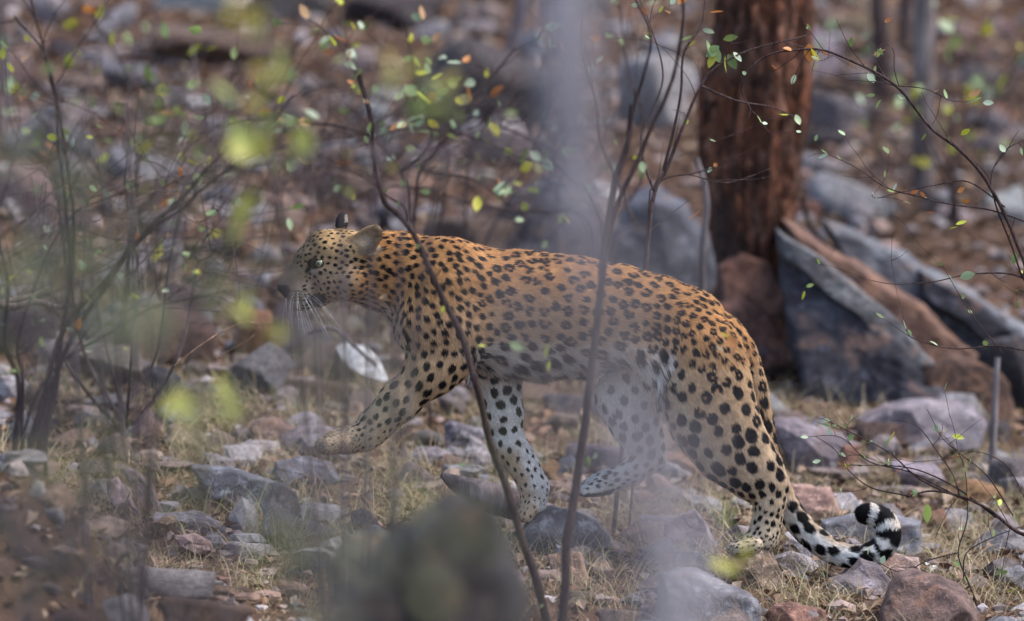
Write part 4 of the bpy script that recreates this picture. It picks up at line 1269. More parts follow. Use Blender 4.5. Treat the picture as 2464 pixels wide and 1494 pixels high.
HN /= np.linalg.norm(HN, axis=1)[:, None]; HF /= np.linalg.norm(HF, axis=1)[:, None] + 1e-9
hc_ = np.clip(coat(HP, HN) * 1.08, 0.004, 1) * rng.uniform(.55, 1.42, (NH, 1)) * (1 + .22 * vnoise(HP * 150, 77))[:, None]
u, v, y, tail, ts, nh, fh, nf, ff, head = zone(HP)
Ln = np.full(NH, .0125)
bel = sstep(820, 890, v) * (u > 1110) * (u < 1600) * (HN[:, 2] < .25) * ~(ff | fh)
Ln += .020 * bel
thr = sstep(690, 740, v) * (u > 860) * (u < 1000); Ln += .006 * thr
Ln = np.where(nh | fh, .0105 - .003 * sstep(1100, 1200, v), Ln)
Ln = np.where(nf | ff, .0095 - .003 * sstep(950, 1040, v), Ln)
bk = sstep(1640, 1600, u) * sstep(1480, 1560, u) * sstep(840, 880, v) * (y < 0); Ln += .008 * bk
Ln = np.where(tail, .013 + .004 * sstep(.7, 1.1, ts), Ln)
Ln = np.where(head, .0062 - .0028 * sstep(770, 710, u), Ln)
Ln = np.where((u > 790) & (u < 930) & (v < 612) & head, .0048, Ln)
eye_d = np.hypot((u - 757) / 1.25, v - 631)
Ln = np.where(head & (eye_d < 20), .0022, Ln)
Ln = np.where(head & (eye_d < 11.5), 0.0002, Ln)
Ln = np.where(head & (u < 697) & (v < 716), .0012, Ln)
Ln *= .8 * rng.uniform(.7, 1.2, NH)
jit = rng.normal(0, 1, (NH, 3)) * .13
clump = np.stack([vnoise(HP * 45, 31), vnoise(HP * 45, 32), vnoise(HP * 45, 33)], 1) * .22
lift = .26 + .1 * rng.random(NH)
D0 = HF + jit + clump + HN * lift[:, None]
D0 /= np.linalg.norm(D0, axis=1)[:, None]
NP = 4
pts = np.zeros((NH, NP, 3))
for k_ in range(NP):
    s_ = k_ / (NP - 1)
    droop = np.array([0, 0, -1.0]) * (.25 * bel + .04)[:, None] * s_ ** 2
    pts[:, k_] = HP + Ln[:, None] * (D0 * s_ - HN * (.16 * s_ * s_) + droop)
hc = bpy.data.hair_curves.new('fur')
hc.add_curves([NP] * NH)
hc.attributes['position'].data.foreach_set('vector', pts.astype(np.float32).ravel())
rad = np.tile(np.array([.00044, .00040, .0003, .00010]), NH).astype(np.float32)
rad *= np.repeat(np.where(head, .62, 1.0), NP).astype(np.float32)
ra_ = hc.attributes.get('radius') or hc.attributes.new('radius', 'FLOAT', 'POINT')
ra_.data.foreach_set('value', rad)
a = hc.attributes.new('coat', 'FLOAT_COLOR', 'CURVE')
a.data.foreach_set('color', np.concatenate([hc_, np.ones((NH, 1))], 1).astype(np.float32).ravel())
a = hc.attributes.new('skin_normal', 'FLOAT_VECTOR', 'CURVE')
a.data.foreach_set('vector', HN.astype(np.float32).ravel())
hc.materials.append(M['fur'])
fur = obj('fur', hc, leopard, -LO)
fur['kind'] = 'stuff'

# ---- eyes, whiskers, ear tufts ---------------------------------------
def mat_plain(name, c, rough=.5, spec=.5):
    k = NT(name); k.base(c, rough, spec); return k.m
M['whisker'] = mat_plain('white_whisker', (.85, .84, .8), .4)
M['pupil'] = mat_plain('black_pupil', (.004, .004, .004), .08, .6)
def mat_eye():
    k = NT('pale_green_iris')
    tc = k.n('ShaderNodeTexCoord')
    ln = k.n('ShaderNodeVectorMath', {'operation': 'LENGTH'})
    mp = k.n('ShaderNodeMapping'); mp.inputs['Scale'].default_value = (1, 1, 0)
    k.t.links.new(tc.outputs['Object'], mp.inputs['Vector']); k.t.links.new(mp.outputs[0], ln.inputs[0])
    r = k.math('DIVIDE', ln.outputs['Value'], .0115)
    c = k.ramp(r, [(0.0, (.15, .15, .07)), (.40, (.22, .23, .12)), (.62, (.18, .19, .10)), (.70, (.015, .015, .01)), (1.0, (.01, .01, .01))])
    k.base(c, .08, .6)
    return k.m
M['iris'] = mat_eye()
def sphere(r, n=20, m=14, squash=1.0):
    V, F = [(0, 0, r * squash)], []
    for i in range(1, m):
        th = math.pi * i / m
        for j in range(n):
            ph = 2 * math.pi * j / n
            V.append((r * math.sin(th) * math.cos(ph), r * math.sin(th) * math.sin(ph), r * squash * math.cos(th)))
    V.append((0, 0, -r * squash))
    for j in range(n): F.append((0, 1 + j, 1 + (j + 1) % n))
    for i in range(m - 2):
        for j in range(n):
            a_, b_ = 1 + i * n + j, 1 + i * n + (j + 1) % n
            F.append((a_, a_ + n, b_ + n, b_))
    e_ = len(V) - 1
    for j in range(n): F.append((e_, e_ - n + (j + 1) % n, e_ - n + j))
    return V, F
eye_me = mesh_np('eye', *sphere(.0104), M['iris'])
pup_me = mesh_np('pupil', *sphere(.0038, 14, 10, .45), M['pupil'])
for s in (-1, 1):
    # eye sits in the hide: find where the side of the face lies
    m_ = (np.abs(LV[:, 0] - lx(hu(757, s * .045))) < .016) & (np.abs(LV[:, 2] - lz(631)) < .016) & (LV[:, 1] * s > .01)
    ys = np.abs(LV[m_, 1]).max() if m_.any() else .05
    e = obj('eye', eye_me, leopard, np.array([lx(hu(757, s * ys)), s * (ys - .0082), lz(631)]) - LO)
    dirv = Vector((-.42, s * .90, .02))
    e.rotation_euler = dirv.to_track_quat('Z', 'Y').to_euler()
    obj('pupil', pup_me, e, (0, 0, .0091))
def tube(pts, rads, n=5, closed_end=True):
    pts = np.asarray(pts, float); m = len(pts)
    tan = np.gradient(pts, axis=0); tan /= np.linalg.norm(tan, axis=1)[:, None] + 1e-12
    ref = np.array([0, 1, 0]) if abs(tan[0][1]) < .9 else np.array([1, 0, 0])
    V = []
    for i in range(m):
        a_ = np.cross(tan[i], ref); a_ /= np.linalg.norm(a_) + 1e-9
        b_ = np.cross(tan[i], a_); ref = np.cross(a_, tan[i])
        for j in range(n):
            t_ = 2 * math.pi * j / n
            V.append(pts[i] + rads[i] * (math.cos(t_) * a_ + math.sin(t_) * b_))
    F = []
    for i in range(m - 1):
        for j in range(n):
            F.append((i * n + j, i * n + (j + 1) % n, (i + 1) * n + (j + 1) % n, (i + 1) * n + j))
    F.append(tuple(range(n))[::-1]); F.append(tuple((m - 1) * n + j for j in range(n)))
    return V, F
def joined(parts):
    V, F = [], []
    for v_, f_ in parts:
        o_ = len(V); V += [tuple(p_) for p_ in v_]; F += [tuple(i + o_ for i in q) for q in f_]
    return V, F
for s in (-1, 1):
    for i in range(13):
        u0, v0 = 700 + (i % 5) * 9, 699 + (i // 5) * 8 + (i % 5)
        m_ = (np.abs(LV[:, 0] - lx(hu(u0, s * .03))) < .008) & (np.abs(LV[:, 2] - lz(v0)) < .008) & (LV[:, 1] * s > 0)
        ys = np.abs(LV[m_, 1]).max() if m_.any() else .035
        p0 = np.array([lx(hu(u0, s * ys)), s * ys, lz(v0)])
        t_ = (i % 5) / 4
        L = random.uniform(.05, .105)
        d = np.array([-.30 + 1.05 * t_ + random.uniform(-.12, .12), s * (.75 + .2 * random.random()), -.62 + .45 * random.random() - .25 * (i // 5 == 2)])
        d /= np.linalg.norm(d)
        P_ = [p0 + d * L * q + np.array([.2 * L * q * q, 0, -.55 * L * q * q]) for q in np.linspace(0, 1, 7)]
        me = mesh_np('whisker', *tube(P_, np.linspace(.00028, .0001, 7), 3), M['whisker'])
        obj('whisker', me, leopard, -LO)
print('leopard built', len(LV), 'verts', len(BL), 'blobs', round(time.time() - T0, 1))
# ================================================================== litter, straw, pebbles
def scatter(n, xr, yr, seed):
    r = np.random.default_rng(seed)
    y = r.uniform(*yr, n); x = r.uniform(-1, 1, n) * xr * (y + 20) / 20
    return x, y, gz(x, y), r
def leaf_litter(n):
    x, y, z, r = scatter(n, 1.7, (-2.5, 8.0), 5)
    L = r.uniform(.008, .026, n) * (1 + .06 * np.maximum(y, 0)); W = L * r.uniform(.35, .7, n)
    a = r.uniform(0, 6.28, n); t = r.uniform(-.6, .6, n); k = r.uniform(-.5, .6, n)
    f = np.stack([np.cos(a) * np.cos(t), np.sin(a) * np.cos(t), np.sin(t)], 1)
    s = np.stack([-np.sin(a), np.cos(a), k], 1); s /= np.linalg.norm(s, axis=1)[:, None]
    nrm = np.cross(f, s)
    c = np.stack([x, y, z + r.uniform(.002, .02, n)], 1)
    V = np.stack([c - f * L[:, None], c + s * W[:, None] + nrm * (L * .25)[:, None], c + f * L[:, None] + nrm * (L * .3 * k)[:, None], c - s * W[:, None] + nrm * (L * .3)[:, None], c], 1).reshape(-1, 3)
    b = np.arange(n)[:, None] * 5
    F = np.concatenate([b + np.array([[0, 4, 1]]), b + np.array([[4, 2, 1]]), b + np.array([[0, 3, 4]]), b + np.array([[4, 3, 2]])])
    return mesh_np('leaf_litter', V, F, M['litter'], False)
tag(obj('leaf_litter', leaf_litter(24000)), 'dry curled brown leaves covering the slope', kind='stuff')

def blades(name, x, y, z, L, wd, lean, mat, seed, segs=4, curl=.9):
    r = np.random.default_rng(seed); n = len(x)
    a = r.uniform(0, 6.28, n); sa = r.uniform(0, 6.28, n)
    d = np.stack([np.cos(a), np.sin(a), 0 * a], 1); s = np.stack([np.cos(sa), np.sin(sa) * .6, 0 * sa], 1)
    base = np.stack([x, y, z - .004], 1)
    V = []
    for i in range(segs + 1):
        t = i / segs
        th = lean * (.35 + t * curl)
        p = base + (d * np.sin(th)[:, None] * t + np.array([0, 0, 1]) * (np.cos(np.minimum(th, 1.75)) * t)[:, None]) * L[:, None]
        w_ = wd * (1 - .8 * t)
        V += [p - s * w_[:, None], p + s * w_[:, None]]
    V = np.stack(V, 1).reshape(-1, 3)
    b = np.arange(n)[:, None] * (2 * (segs + 1))
    F = np.concatenate([b + np.array([[2 * i, 2 * i + 1, 2 * i + 3, 2 * i + 2]]) for i in range(segs)])
    return obj(name, mesh_np(name, V, F, mat, True))
# straw in tufts and lying mats
r = np.random.default_rng(9)
cx, cy = [], []
for i in range(760):
    y = r.uniform(-1.6, 3.2) if i > 120 else r.uniform(-.7, .9)
    x = r.uniform(-1.3, 1.3)
    k = r.integers(14, 60)
    cx.append(x + r.normal(0, .04, k)); cy.append(y + r.normal(0, .035, k))
for (u, v, k) in ((1075, 1235, 160), (1010, 1150, 110), (1180, 1120, 120), (730, 1040, 180), (470, 1110, 200), (480, 1010, 160), (740, 1130, 160), (560, 1215, 150), (760, 1250, 200), (1560, 1255, 260), (1640, 1250, 240), (1500, 1240, 160), (1760, 1340, 170), (1720, 1380, 160), (1930, 1480, 120), (2000, 1480, 120), (1450, 1470, 170), (640, 1130, 150), (700, 1300, 220), (2230, 1330, 160), (2330, 1400, 200), (350, 900, 160), (450, 760, 160), (1250, 1250, 120)):
    p = ground_hit(u, v)
    cx.append(p[0] + r.normal(0, .05, k)); cy.append(p[1] + r.normal(0, .05, k))
x = np.concatenate(cx); y = np.concatenate(cy); n = len(x)
o = blades('dry_grass', x, y, gz(x, y), r.uniform(.03, .13, n), r.uniform(.0006, .0016, n), r.uniform(.3, 1.7, n), M['straw'], 3)
tag(o, 'thin dry straw tangled between the stones', kind='stuff')
gx, gy = [], []
for (u, v, k, sp) in ((1738, 1285, 26, .016), (1060, 565, 5, .012), (1700, 1400, 10, .03), (2330, 1180, 16, .04), (2420, 1290, 16, .04), (2350, 880, 8, .02), (700, 1010, 14, .04), (480, 1000, 14, .05), (1330, 1110, 10, .03), (150, 950, 20, .08), (590, 1230, 10, .05), (1820, 1420, 8, .02), (1960, 1440, 8, .03)):
    p = ground_hit(u, v); gx.append(p[0] + r.normal(0, sp, k)); gy.append(p[1] + r.normal(0, sp, k))
x = np.concatenate(gx); y = np.concatenate(gy); n = len(x)
o = blades('green_grass', x, y, gz(x, y), r.uniform(.04, .11, n), r.uniform(.001, .0022, n), r.uniform(.1, .8, n), M['grassgreen'], 4)
tag(o, 'few fresh green blades between the stones', kind='stuff')
# pebbles
x, y, z, r = scatter(6500, 1.5, (-1.5, 7.5), 15)
D, F = ICO[2]
D1, F1 = D[:42], F
import bmesh
bm = bmesh.new(); bmesh.ops.create_icosphere(bm, subdivisions=1, radius=1)
D1 = np.array([v.co[:] for v in bm.verts]); F1 = np.array([[v.index for v in f.verts] for f in bm.faces]); bm.free()
n = len(x)
sz = r.lognormal(math.log(.011), .5, n)[:, None, None] * r.uniform(.6, 1.2, (n, 1, 3)) * np.array([1, 1, .7])
V = np.stack([x, y, z], 1)[:, None] + D1[None] * sz * (1 + .25 * r.normal(size=(n, len(D1), 1)))
F = (F1[None] + (np.arange(n) * len(D1))[:, None, None]).reshape(-1, 3)
tag(obj('gravel', mesh_np('gravel', V.reshape(-1, 3), F, M['pebble'], False)), 'loose pebbles and chips between the larger stones', kind='stuff')

# ================================================================== shrubs
GREENS = [(.13, .20, .06), (.22, .31, .09), (.26, .37, .16), (.34, .45, .25), (.42, .52, .36), (.19, .24, .09)]
YEL = [(.42, .46, .04), (.48, .44, .05)]
DRY = [(.46, .17, .04), (.38, .13, .05), (.42, .24, .12)]
def leaf_mesh(seed, curl):
    m = 5
    V, F = [], []
    for i in range(m + 1):
        t = i / m
        w_ = .30 * math.sin(math.pi * min(1, t * .96 + .04)) ** .8 if 0 < i < m else .015
        z = curl * t * t
        V += [(t, -w_, z + .10 * w_), (t, 0, z - .12 * w_), (t, w_, z + .10 * w_)]
    for i in range(m):
        a = i * 3
        F += [(a, a + 3, a + 4, a + 1), (a + 1, a + 4, a + 5, a + 2)]
    me = mesh_np('leaf', V, F, M['leaf'])
    return me
LEAVES = [leaf_mesh(i, c) for i, c in enumerate((0., .15, -.2, .3))]
def rand_leaf_col(mixw):
    k = random.random()
    if k < mixw[0]: return random.choice(GREENS)
    if k < mixw[0] + mixw[1]: return random.choice(YEL)
    return random.choice(DRY)
def add_leaf(parent, p, d, L, col):
    o = bpy.data.objects.new('leaf', random.choice(LEAVES))
    COL.objects.link(o); o.parent = parent; o.location = p
    d = Vector(d).normalized()
    q = d.to_track_quat('X', 'Z')
    o.rotation_mode = 'QUATERNION'
    from mathutils import Quaternion
    o.rotation_quaternion = q @ Quaternion((1, 0, 0), random.uniform(-1.4, 1.4))
    o.scale = (L, L * random.uniform(.8, 1.15), L)
    v = random.uniform(.8, 1.2)
    o.color = (col[0] * v, col[1] * v, col[2] * v, 1)
    return o
NLEAF = [0]
def shrub(name, label, cat, stems, y, tint=(1, 1, 1), twigs=3, twig_len=.16, leaves=0, leaf=.02, mixw=(.75, .15, .1), base=None, grp=None, depth=.12, twig_r=.0011, wob=.012, extra=()):
    """stems: lists of (u, v) or (u, v, dy) points with (r0, r1) metres first; leaf things are children"""
    pts0 = stems[0][1][0]
    b = at(pts0[0], pts0[1], y) if base is None else np.array(base, float)
    o = empty(name, b)
    tag(o, label, cat, grp)
    anchors = []
    for (r0, r1), pl in stems:
        P_ = [at(q[0], q[1], y + (q[2] if len(q) > 2 else 0)) for q in pl]
        near0 = abs(pl[0][0] - pts0[0]) + abs(pl[0][1] - pts0[1]) < 75
        g0 = float(gz(P_[0][0], P_[0][1]))
        rooted = near0 and P_[0][2] > g0 + .03
        if rooted:                                     # carry the stem on down into the soil
            h0 = P_[0][2] - g0
            d0 = (P_[0] - P_[1]); sx = float(np.clip(d0[0] / (abs(d0[2]) + .05), -.5, .5)) * .5
            P_ = [np.array([P_[0][0] + sx * h0, P_[0][1] + .02, g0 - .03])] + P_
        P_ = smooth_path(P_, 7)
        P_ += wob * .5 * np.stack([vnoise(P_ * 9, 41), vnoise(P_ * 9, 42), vnoise(P_ * 9, 43)], 1)
        rr = np.linspace(r0, r1, len(P_))
        parts = [tube_np(P_ - b, rr, 6)]
        n = len(P_)
        ln = np.linalg.norm(np.diff(P_, axis=0), axis=1).sum()
        for q in range(int(round(twigs * ln / .5))):
            i = random.randrange(n // 5, n)
            tan = P_[min(i + 1, n - 1)] - P_[i - 1]; tan /= np.linalg.norm(tan) + 1e-9
            d = tan * random.uniform(.3, 1) + np.array([random.gauss(0, .6), random.gauss(0, depth * 4), random.gauss(.1, .55)])
            d /= np.linalg.norm(d)
            L = twig_len * random.uniform(.4, 1.3)
            bend = np.array([random.gauss(0, .35), random.gauss(0, .2), random.gauss(0.05, .35)])
            T_ = np.array([P_[i] + d * L * t + bend * L * t * t for t in np.linspace(0, 1, 8)])
            T_ += .05 * L * np.stack([vnoise(T_ * 25 + q, 51), vnoise(T_ * 25 + q, 52), vnoise(T_ * 25 + q, 53)], 1) * np.linspace(0, 1, 8)[:, None]
            parts.append(tube_np(T_ - b, np.linspace(min(twig_r, rr[i] * .7), .0005, 8), 4))
            for j in (3, 5, 7): anchors.append((T_[j] - b, T_[j] - T_[j - 1]))
            if random.random() < .5:
                j = random.randrange(2, 6)
                d2 = d + np.array([random.gauss(0, .7), random.gauss(0, .4), random.gauss(0, .7)]); d2 /= np.linalg.norm(d2)
                T2 = np.array([T_[j] + d2 * L * .5 * t + np.array([0, 0, .1]) * L * t * t for t in np.linspace(0, 1, 5)])
                parts.append(tube_np(T2 - b, np.linspace(twig_r * .6, .0004, 5), 4))
                for jj in (2, 4): anchors.append((T2[jj] - b, d2))
        if not twigs or leaves:
            for j in range(n // 4, n, 4): anchors.append((P_[j] - b, P_[j] - P_[j - 1] + np.array([0, 0, .01])))
        V, F = cat_np(parts)
        obj('stem', mesh_np('stem', V, F, M['twig']), o, color=tint)
    for q in range(leaves):
        p, d = random.choice(anchors)
        d = np.array(d) / (np.linalg.norm(d) + 1e-9) + np.array([random.gauss(0, .7), random.gauss(0, .7), random.gauss(.1, .6)])
        add_leaf(o, p, d, leaf * random.uniform(.6, 1.3), rand_leaf_col(mixw)); NLEAF[0] += 1
    for (u, v, dy, L, col, ang) in extra:
        p = at(u, v, y + dy) - b
        add_leaf(o, p, (math.cos(ang), random.uniform(-.3, .3), math.sin(ang)), L, col)
    return o

# ---- right hand shrub, in focus
shrub('shrub', 'leafy twiggy shrub leaning in from the right edge beside the long slabs', 'shrub', [
    ((.0052, .0012), [(2490, 760), (2440, 570), (2378, 440), (2312, 360), (2240, 305), (2165, 215), (2085, 160), (1985, 122), (1905, 122), (1845, 132), (1800, 165), (1782, 215), (1800, 250)]),
    ((.0030, .0010), [(2490, 790), (2450, 640), (2400, 500), (2385, 420), (2420, 360), (2490, 320)]),
    ((.0022, .0007), [(2480, 540), (2390, 508), (2300, 492), (2200, 470), (2130, 452), (2060, 400), (1990, 368)]),
    ((.0018, .0006), [(2420, 500), (2330, 435), (2250, 442), (2180, 460), (2110, 478), (2095, 470)]),
    ((.0015, .0006), [(2165, 215), (2150, 165), (2150, 120), (2128, 100)]),
    ((.0015, .0006), [(2150, 205), (2230, 212), (2290, 240), (2340, 245)]),
    ((.0014, .0006), [(2150, 205), (2110, 195), (2045, 190)]),
    ((.0022, .0007), [(2490, 680), (2420, 658), (2330, 660), (2250, 678), (2160, 686), (2105, 678)]),
    ((.0020, .0006), [(2490, 845), (2400, 832), (2300, 838), (2210, 818), (2185, 800), (2175, 745)]),
    ((.0016, .0006), [(2410, 850), (2350, 770), (2310, 710), (2268, 640)]),
], -.05, (.8, .62, .62), 3.0, .13, 52, .021, (.80, .08, .12), grp='shrubs and saplings on the slope', depth=.1,
  extra=[(2106, 228, 0, .022, GREENS[2], 3.4), (2120, 240, 0, .024, GREENS[1], 4.0), (2160, 228, 0, .02, GREENS[3], -.5), (2132, 118, 0, .034, DRY[2], 3.6), (2330, 232, 0, .034, DRY[2], .4), (2325, 248, 0, .04, GREENS[3], .2), (2365, 247, 0, .026, GREENS[4], .0), (2228, 320, 0, .02, GREENS[1], 4.4), (1992, 370, 0, .026, GREENS[4], 3.7), (2312, 325, 0, .026, YEL[0], .6), (2300, 540, -.02, .028, YEL[0], .3), (2305, 545, -.02, .02, YEL[0], 3.5), (2304, 462, 0, .02, DRY[0], .5), (2315, 483, 0, .018, DRY[0], 0), (2250, 512, 0, .022, DRY[1], 3.1), (1945, 105, 0, .045, DRY[0], 4.9), (1950, 115, 0, .036, YEL[1], 5.1), (2310, 668, 0, .036, GREENS[3], .3)])
shrub('shrub', 'fine twiggy shrub arching over the stones at the lower right corner', 'shrub', [
    ((.0056, .0016), [(2500, 1325), (2440, 1275), (2380, 1225), (2310, 1192), (2240, 1180), (2180, 1198)]),
    ((.0026, .0006), [(2400, 1245), (2300, 1170), (2210, 1130), (2100, 1118), (2010, 1118)]),
    ((.0022, .0006), [(2310, 1195), (2210, 1150), (2130, 1085), (2050, 1040), (1990, 1012), (1965, 1005)]),
    ((.0020, .0006), [(2330, 1205), (2200, 1140), (2090, 1110), (2020, 1050), (1942, 1052)]),
    ((.0020, .0006), [(2190, 1195), (2100, 1175), (2040, 1130), (2005, 1080), (1960, 1050)]),
    ((.0024, .0008), [(2345, 1530), (2350, 1460), (2330, 1400), (2310, 1330), (2330, 1240), (2320, 1120), (2290, 1060)]),
    ((.0018, .0006), [(2320, 1390), (2330, 1330), (2400, 1290), (2480, 1262)]),
    ((.0016, .0006), [(2310, 1330), (2230, 1350), (2170, 1375), (2100, 1345), (2060, 1315)]),
    ((.0018, .0006), [(2310, 1190), (2290, 1130), (2240, 1060), (2200, 1020), (2150, 1010)]),
    ((.0018, .0006), [(2440, 1240), (2380, 1150), (2300, 1080), (2260, 1040), (2230, 985)]),
    ((.0014, .0006), [(2470, 1200), (2420, 1120), (2350, 1085), (2290, 1100), (2200, 1110)]),
], -.16, (.75, .6, .6), 2.6, .12, 46, .018, (.84, .08, .08), grp='shrubs and saplings on the slope', depth=.1,
  extra=[(1972, 1010, 0, .022, YEL[0], 4.5), (1980, 1010, 0, .018, GREENS[4], -.2), (1945, 1052, 0, .018, GREENS[4], 3.0), (2232, 1212, -.03, .045, (.40, .50, .10), 4.7), (1955, 1112, 0, .02, GREENS[4], .1), (2120, 1120, 0, .024, GREENS[3], .4), (2130, 1075, 0, .024, GREENS[2], 1.0), (2142, 1060, 0, .024, YEL[1], 1.1), (2250, 1020, 0, .02, GREENS[3], 4.9), (2290, 1048, 0, .03, YEL[0], -.1), (2420, 1425, 0, .034, YEL[0], .1), (2300, 1190, 0, .02, GREENS[3], .2)])
# ---- the two dark sticks in front of the body
shrub('sapling', 'thin dark crooked stick crossing in front of the leopard shoulder', 'sapling', [
    ((.0100, .0045), [(1322, 1520), (1285, 1400), (1262, 1330), (1235, 1235), (1200, 1125), (1172, 1020), (1148, 930), (1112, 815), (1062, 715), (1035, 650), (1000, 570), (962, 520), (928, 490), (905, 425), (890, 350), (888, 280), (868, 180)]),
    ((.0035, .0012), [(985, 545), (975, 500), (930, 470), (900, 440)]),
], -1.05, (.62, .48, .46), 1.6, .16, 10, .022, (.5, .3, .2), grp='shrubs and saplings on the slope', wob=.02)
shrub('sapling', 'upright dark forked stick crossing in front of the leopard flank', 'sapling', [
    ((.0112, .0065), [(1345, 1530), (1352, 1440), (1366, 1330), (1388, 1190), (1412, 990), (1426, 860), (1446, 690), (1468, 560), (1487, 440), (1506, 340), (1522, 250)]),
    ((.0065, .0030), [(1440, 715), (1480, 540), (1520, 420), (1556, 330), (1600, 240), (1628, 160), (1645, 60), (1650, -60)]),
    ((.0045, .0022), [(1500, 370), (1522, 270), (1548, 190), (1570, 90), (1530, -20)]),
    ((.0100, .0060), [(1312, 1530), (1300, 1420), (1285, 1370), (1262, 1320)]),
], -1.25, (.62, .5, .5), 1.0, .2, 12, .022, (.5, .35, .15), grp='shrubs and saplings on the slope', wob=.02, base=at(1340, 1530, -1.25),
  extra=[(1312, 862, 0, .034, YEL[1], 1.5), (1322, 868, 0, .026, YEL[0], 4.7), (1150, 832, 0, .018, YEL[0], .1), (1062, 755, 0, .018, YEL[0], 1.2), (1522, 380, .1, .018, YEL[0], .1), (1545, 388, .1, .026, GREENS[3], 4.8), (1735, 800, .3, .022, YEL[1], -.6), (1748, 808, .3, .034, DRY[0], -.8), (1722, 830, .3, .022, GREENS[4], -.9), (1225, 828, -.6, .035, GREENS[2], -.3), (1655, 528, .5, .034, DRY[0], .5), (1936, 700, .5, .022, YEL[0], 4.6), (1940, 690, .5, .018, GREENS[1], .4)])
# ---- left bush
LB = [((.0075, .0022), [(62, 1110), (92, 1000), (128, 870), (180, 760), (260, 660), (340, 570), (420, 480), (500, 400), (560, 340), (640, 300), (700, 230)]),
      ((.0070, .0022), [(88, 1110), (116, 960), (165, 840), (240, 700), (330, 590), (440, 490), (520, 420), (620, 360)]),
      ((.0065, .0025), [(30, 1110), (36, 960), (22, 800), (10, 640), (-10, 520)]),
      ((.0060, .0020), [(100, 1110), (124, 980), (142, 860), (172, 700), (185, 560), (175, 440), (160, 330), (140, 240), (100, 120), (40, 40)]),
      ((.0050, .0020), [(112, 1110), (132, 950), (152, 820), (176, 640), (168, 520), (153, 380), (140, 260), (118, 180), (90, 60), (60, -40)]),
      ((.0040, .0015), [(40, 1110), (80, 960), (170, 860), (300, 780), (400, 740), (500, 715), (560, 700)]),
      ((.0040, .0015), [(52, 1110), (45, 900), (62, 760), (120, 620), (200, 500), (330, 430)])]
shrub('bush', 'many-stemmed dark bush fanning up from the left edge', 'bush', LB, -1.25, (.62, .52, .52), 6, .26, 70, .024, (.6, .26, .14), grp='shrubs and saplings on the slope', depth=.2, wob=.03, twig_r=.0016)
# ---- leaf sprays over the slope, upper left and centre
shrub('shrub', 'loose pale green leafy shrub over the slope above the leopard head', 'shrub', [
    ((.0035, .0014), [(990, 545), (960, 420), (890, 330), (880, 240), (850, 160), (800, 90), (740, 40)]),
    ((.005, .002), [(1000, 540), (1010, 420), (1060, 340), (1120, 270), (1180, 190), (1240, 120)]),
    ((.004, .0015), [(960, 420), (1040, 330), (1010, 230), (990, 130), (970, 40)]),
    ((.004, .0015), [(890, 330), (760, 300), (640, 290), (540, 300), (440, 330)]),
    ((.003, .0015), [(1010, 420), (1120, 430), (1200, 470), (1280, 520)]),
    ((.003, .0015), [(900, 340), (1000, 300), (1120, 330), (1240, 380), (1330, 400)]),
], 1.5, (.8, .68, .68), 5, .26, 125, .038, (.62, .24, .14), grp='shrubs and saplings on the slope', depth=.4, wob=.03, twig_r=.0016)
shrub('shrub', 'straggling shrub with small leaves on the upper left slope', 'shrub', [
    ((.006, .002), [(330, 520), (320, 400), (350, 300), (330, 200), (260, 100), (220, 20)]),
    ((.005, .002), [(340, 520), (420, 420), (470, 330), (600, 250), (700, 140), (780, 80), (860, 110)]),
    ((.004, .002), [(330, 500), (240, 420), (150, 330), (80, 260), (20, 180)]),
    ((.004, .002), [(360, 480), (500, 420), (640, 390), (780, 400), (900, 430)]),
    ((.004, .002), [(330, 380), (400, 280), (360, 180), (400, 90)]),
], 2.6, (.72, .6, .6), 5, .3, 100, .042, (.56, .28, .16), grp='shrubs and saplings on the slope', depth=.4, wob=.04, twig_r=.0018)
shrub('shrub', 'leafy twigs hanging in front of the big trunk top', 'shrub', [
    ((.0055, .0014), [(1560, 560), (1610, 400), (1650, 300), (1700, 195), (1760, 140), (1850, 105), (1950, 78)]),
    ((.004, .0014), [(1600, 410), (1640, 240), (1650, 130), (1690, 60), (1700, -30)]),
    ((.003, .001), [(1690, 210), (1770, 240), (1860, 255), (1915, 278)]),
    ((.003, .001), [(1560, 560), (1580, 450), (1650, 420), (1750, 440), (1850, 405)]),
    ((.0035, .001), [(1580, 470), (1545, 330), (1600, 190), (1565, 60), (1530, -20)]),
], .35, (1.15, .95, .9), 2.6, .2, 18, .026, (.8, .12, .08), grp='shrubs and saplings on the slope', depth=.25,
  extra=[(1690, 70, 0, .03, GREENS[4], -.3), (1700, 95, 0, .045, GREENS[2], 4.9), (1712, 110, 0, .045, GREENS[2], 5.1), (1665, 85, 0, .032, GREENS[1], 3.8), (1740, 95, 0, .036, GREENS[0], .2), (1730, 110, 0, .04, GREENS[2], 3.9), (1752, 130, 0, .04, GREENS[0], 5.2), (1745, 135, 0, .04, YEL[0], 4.6), (1765, 125, 0, .03, GREENS[4], 5.4), (1720, 130, 0, .036, YEL[1], 4.2), (1900, 275, 0, .028, YEL[0], 3.4), (1915, 275, 0, .028, GREENS[3], 5.), (1905, 203, 0, .026, GREENS[4], 1.2), (1708, 30, 0, .034, DRY[0], .1), (1632, 10, 0, .034, DRY[0], .9)])
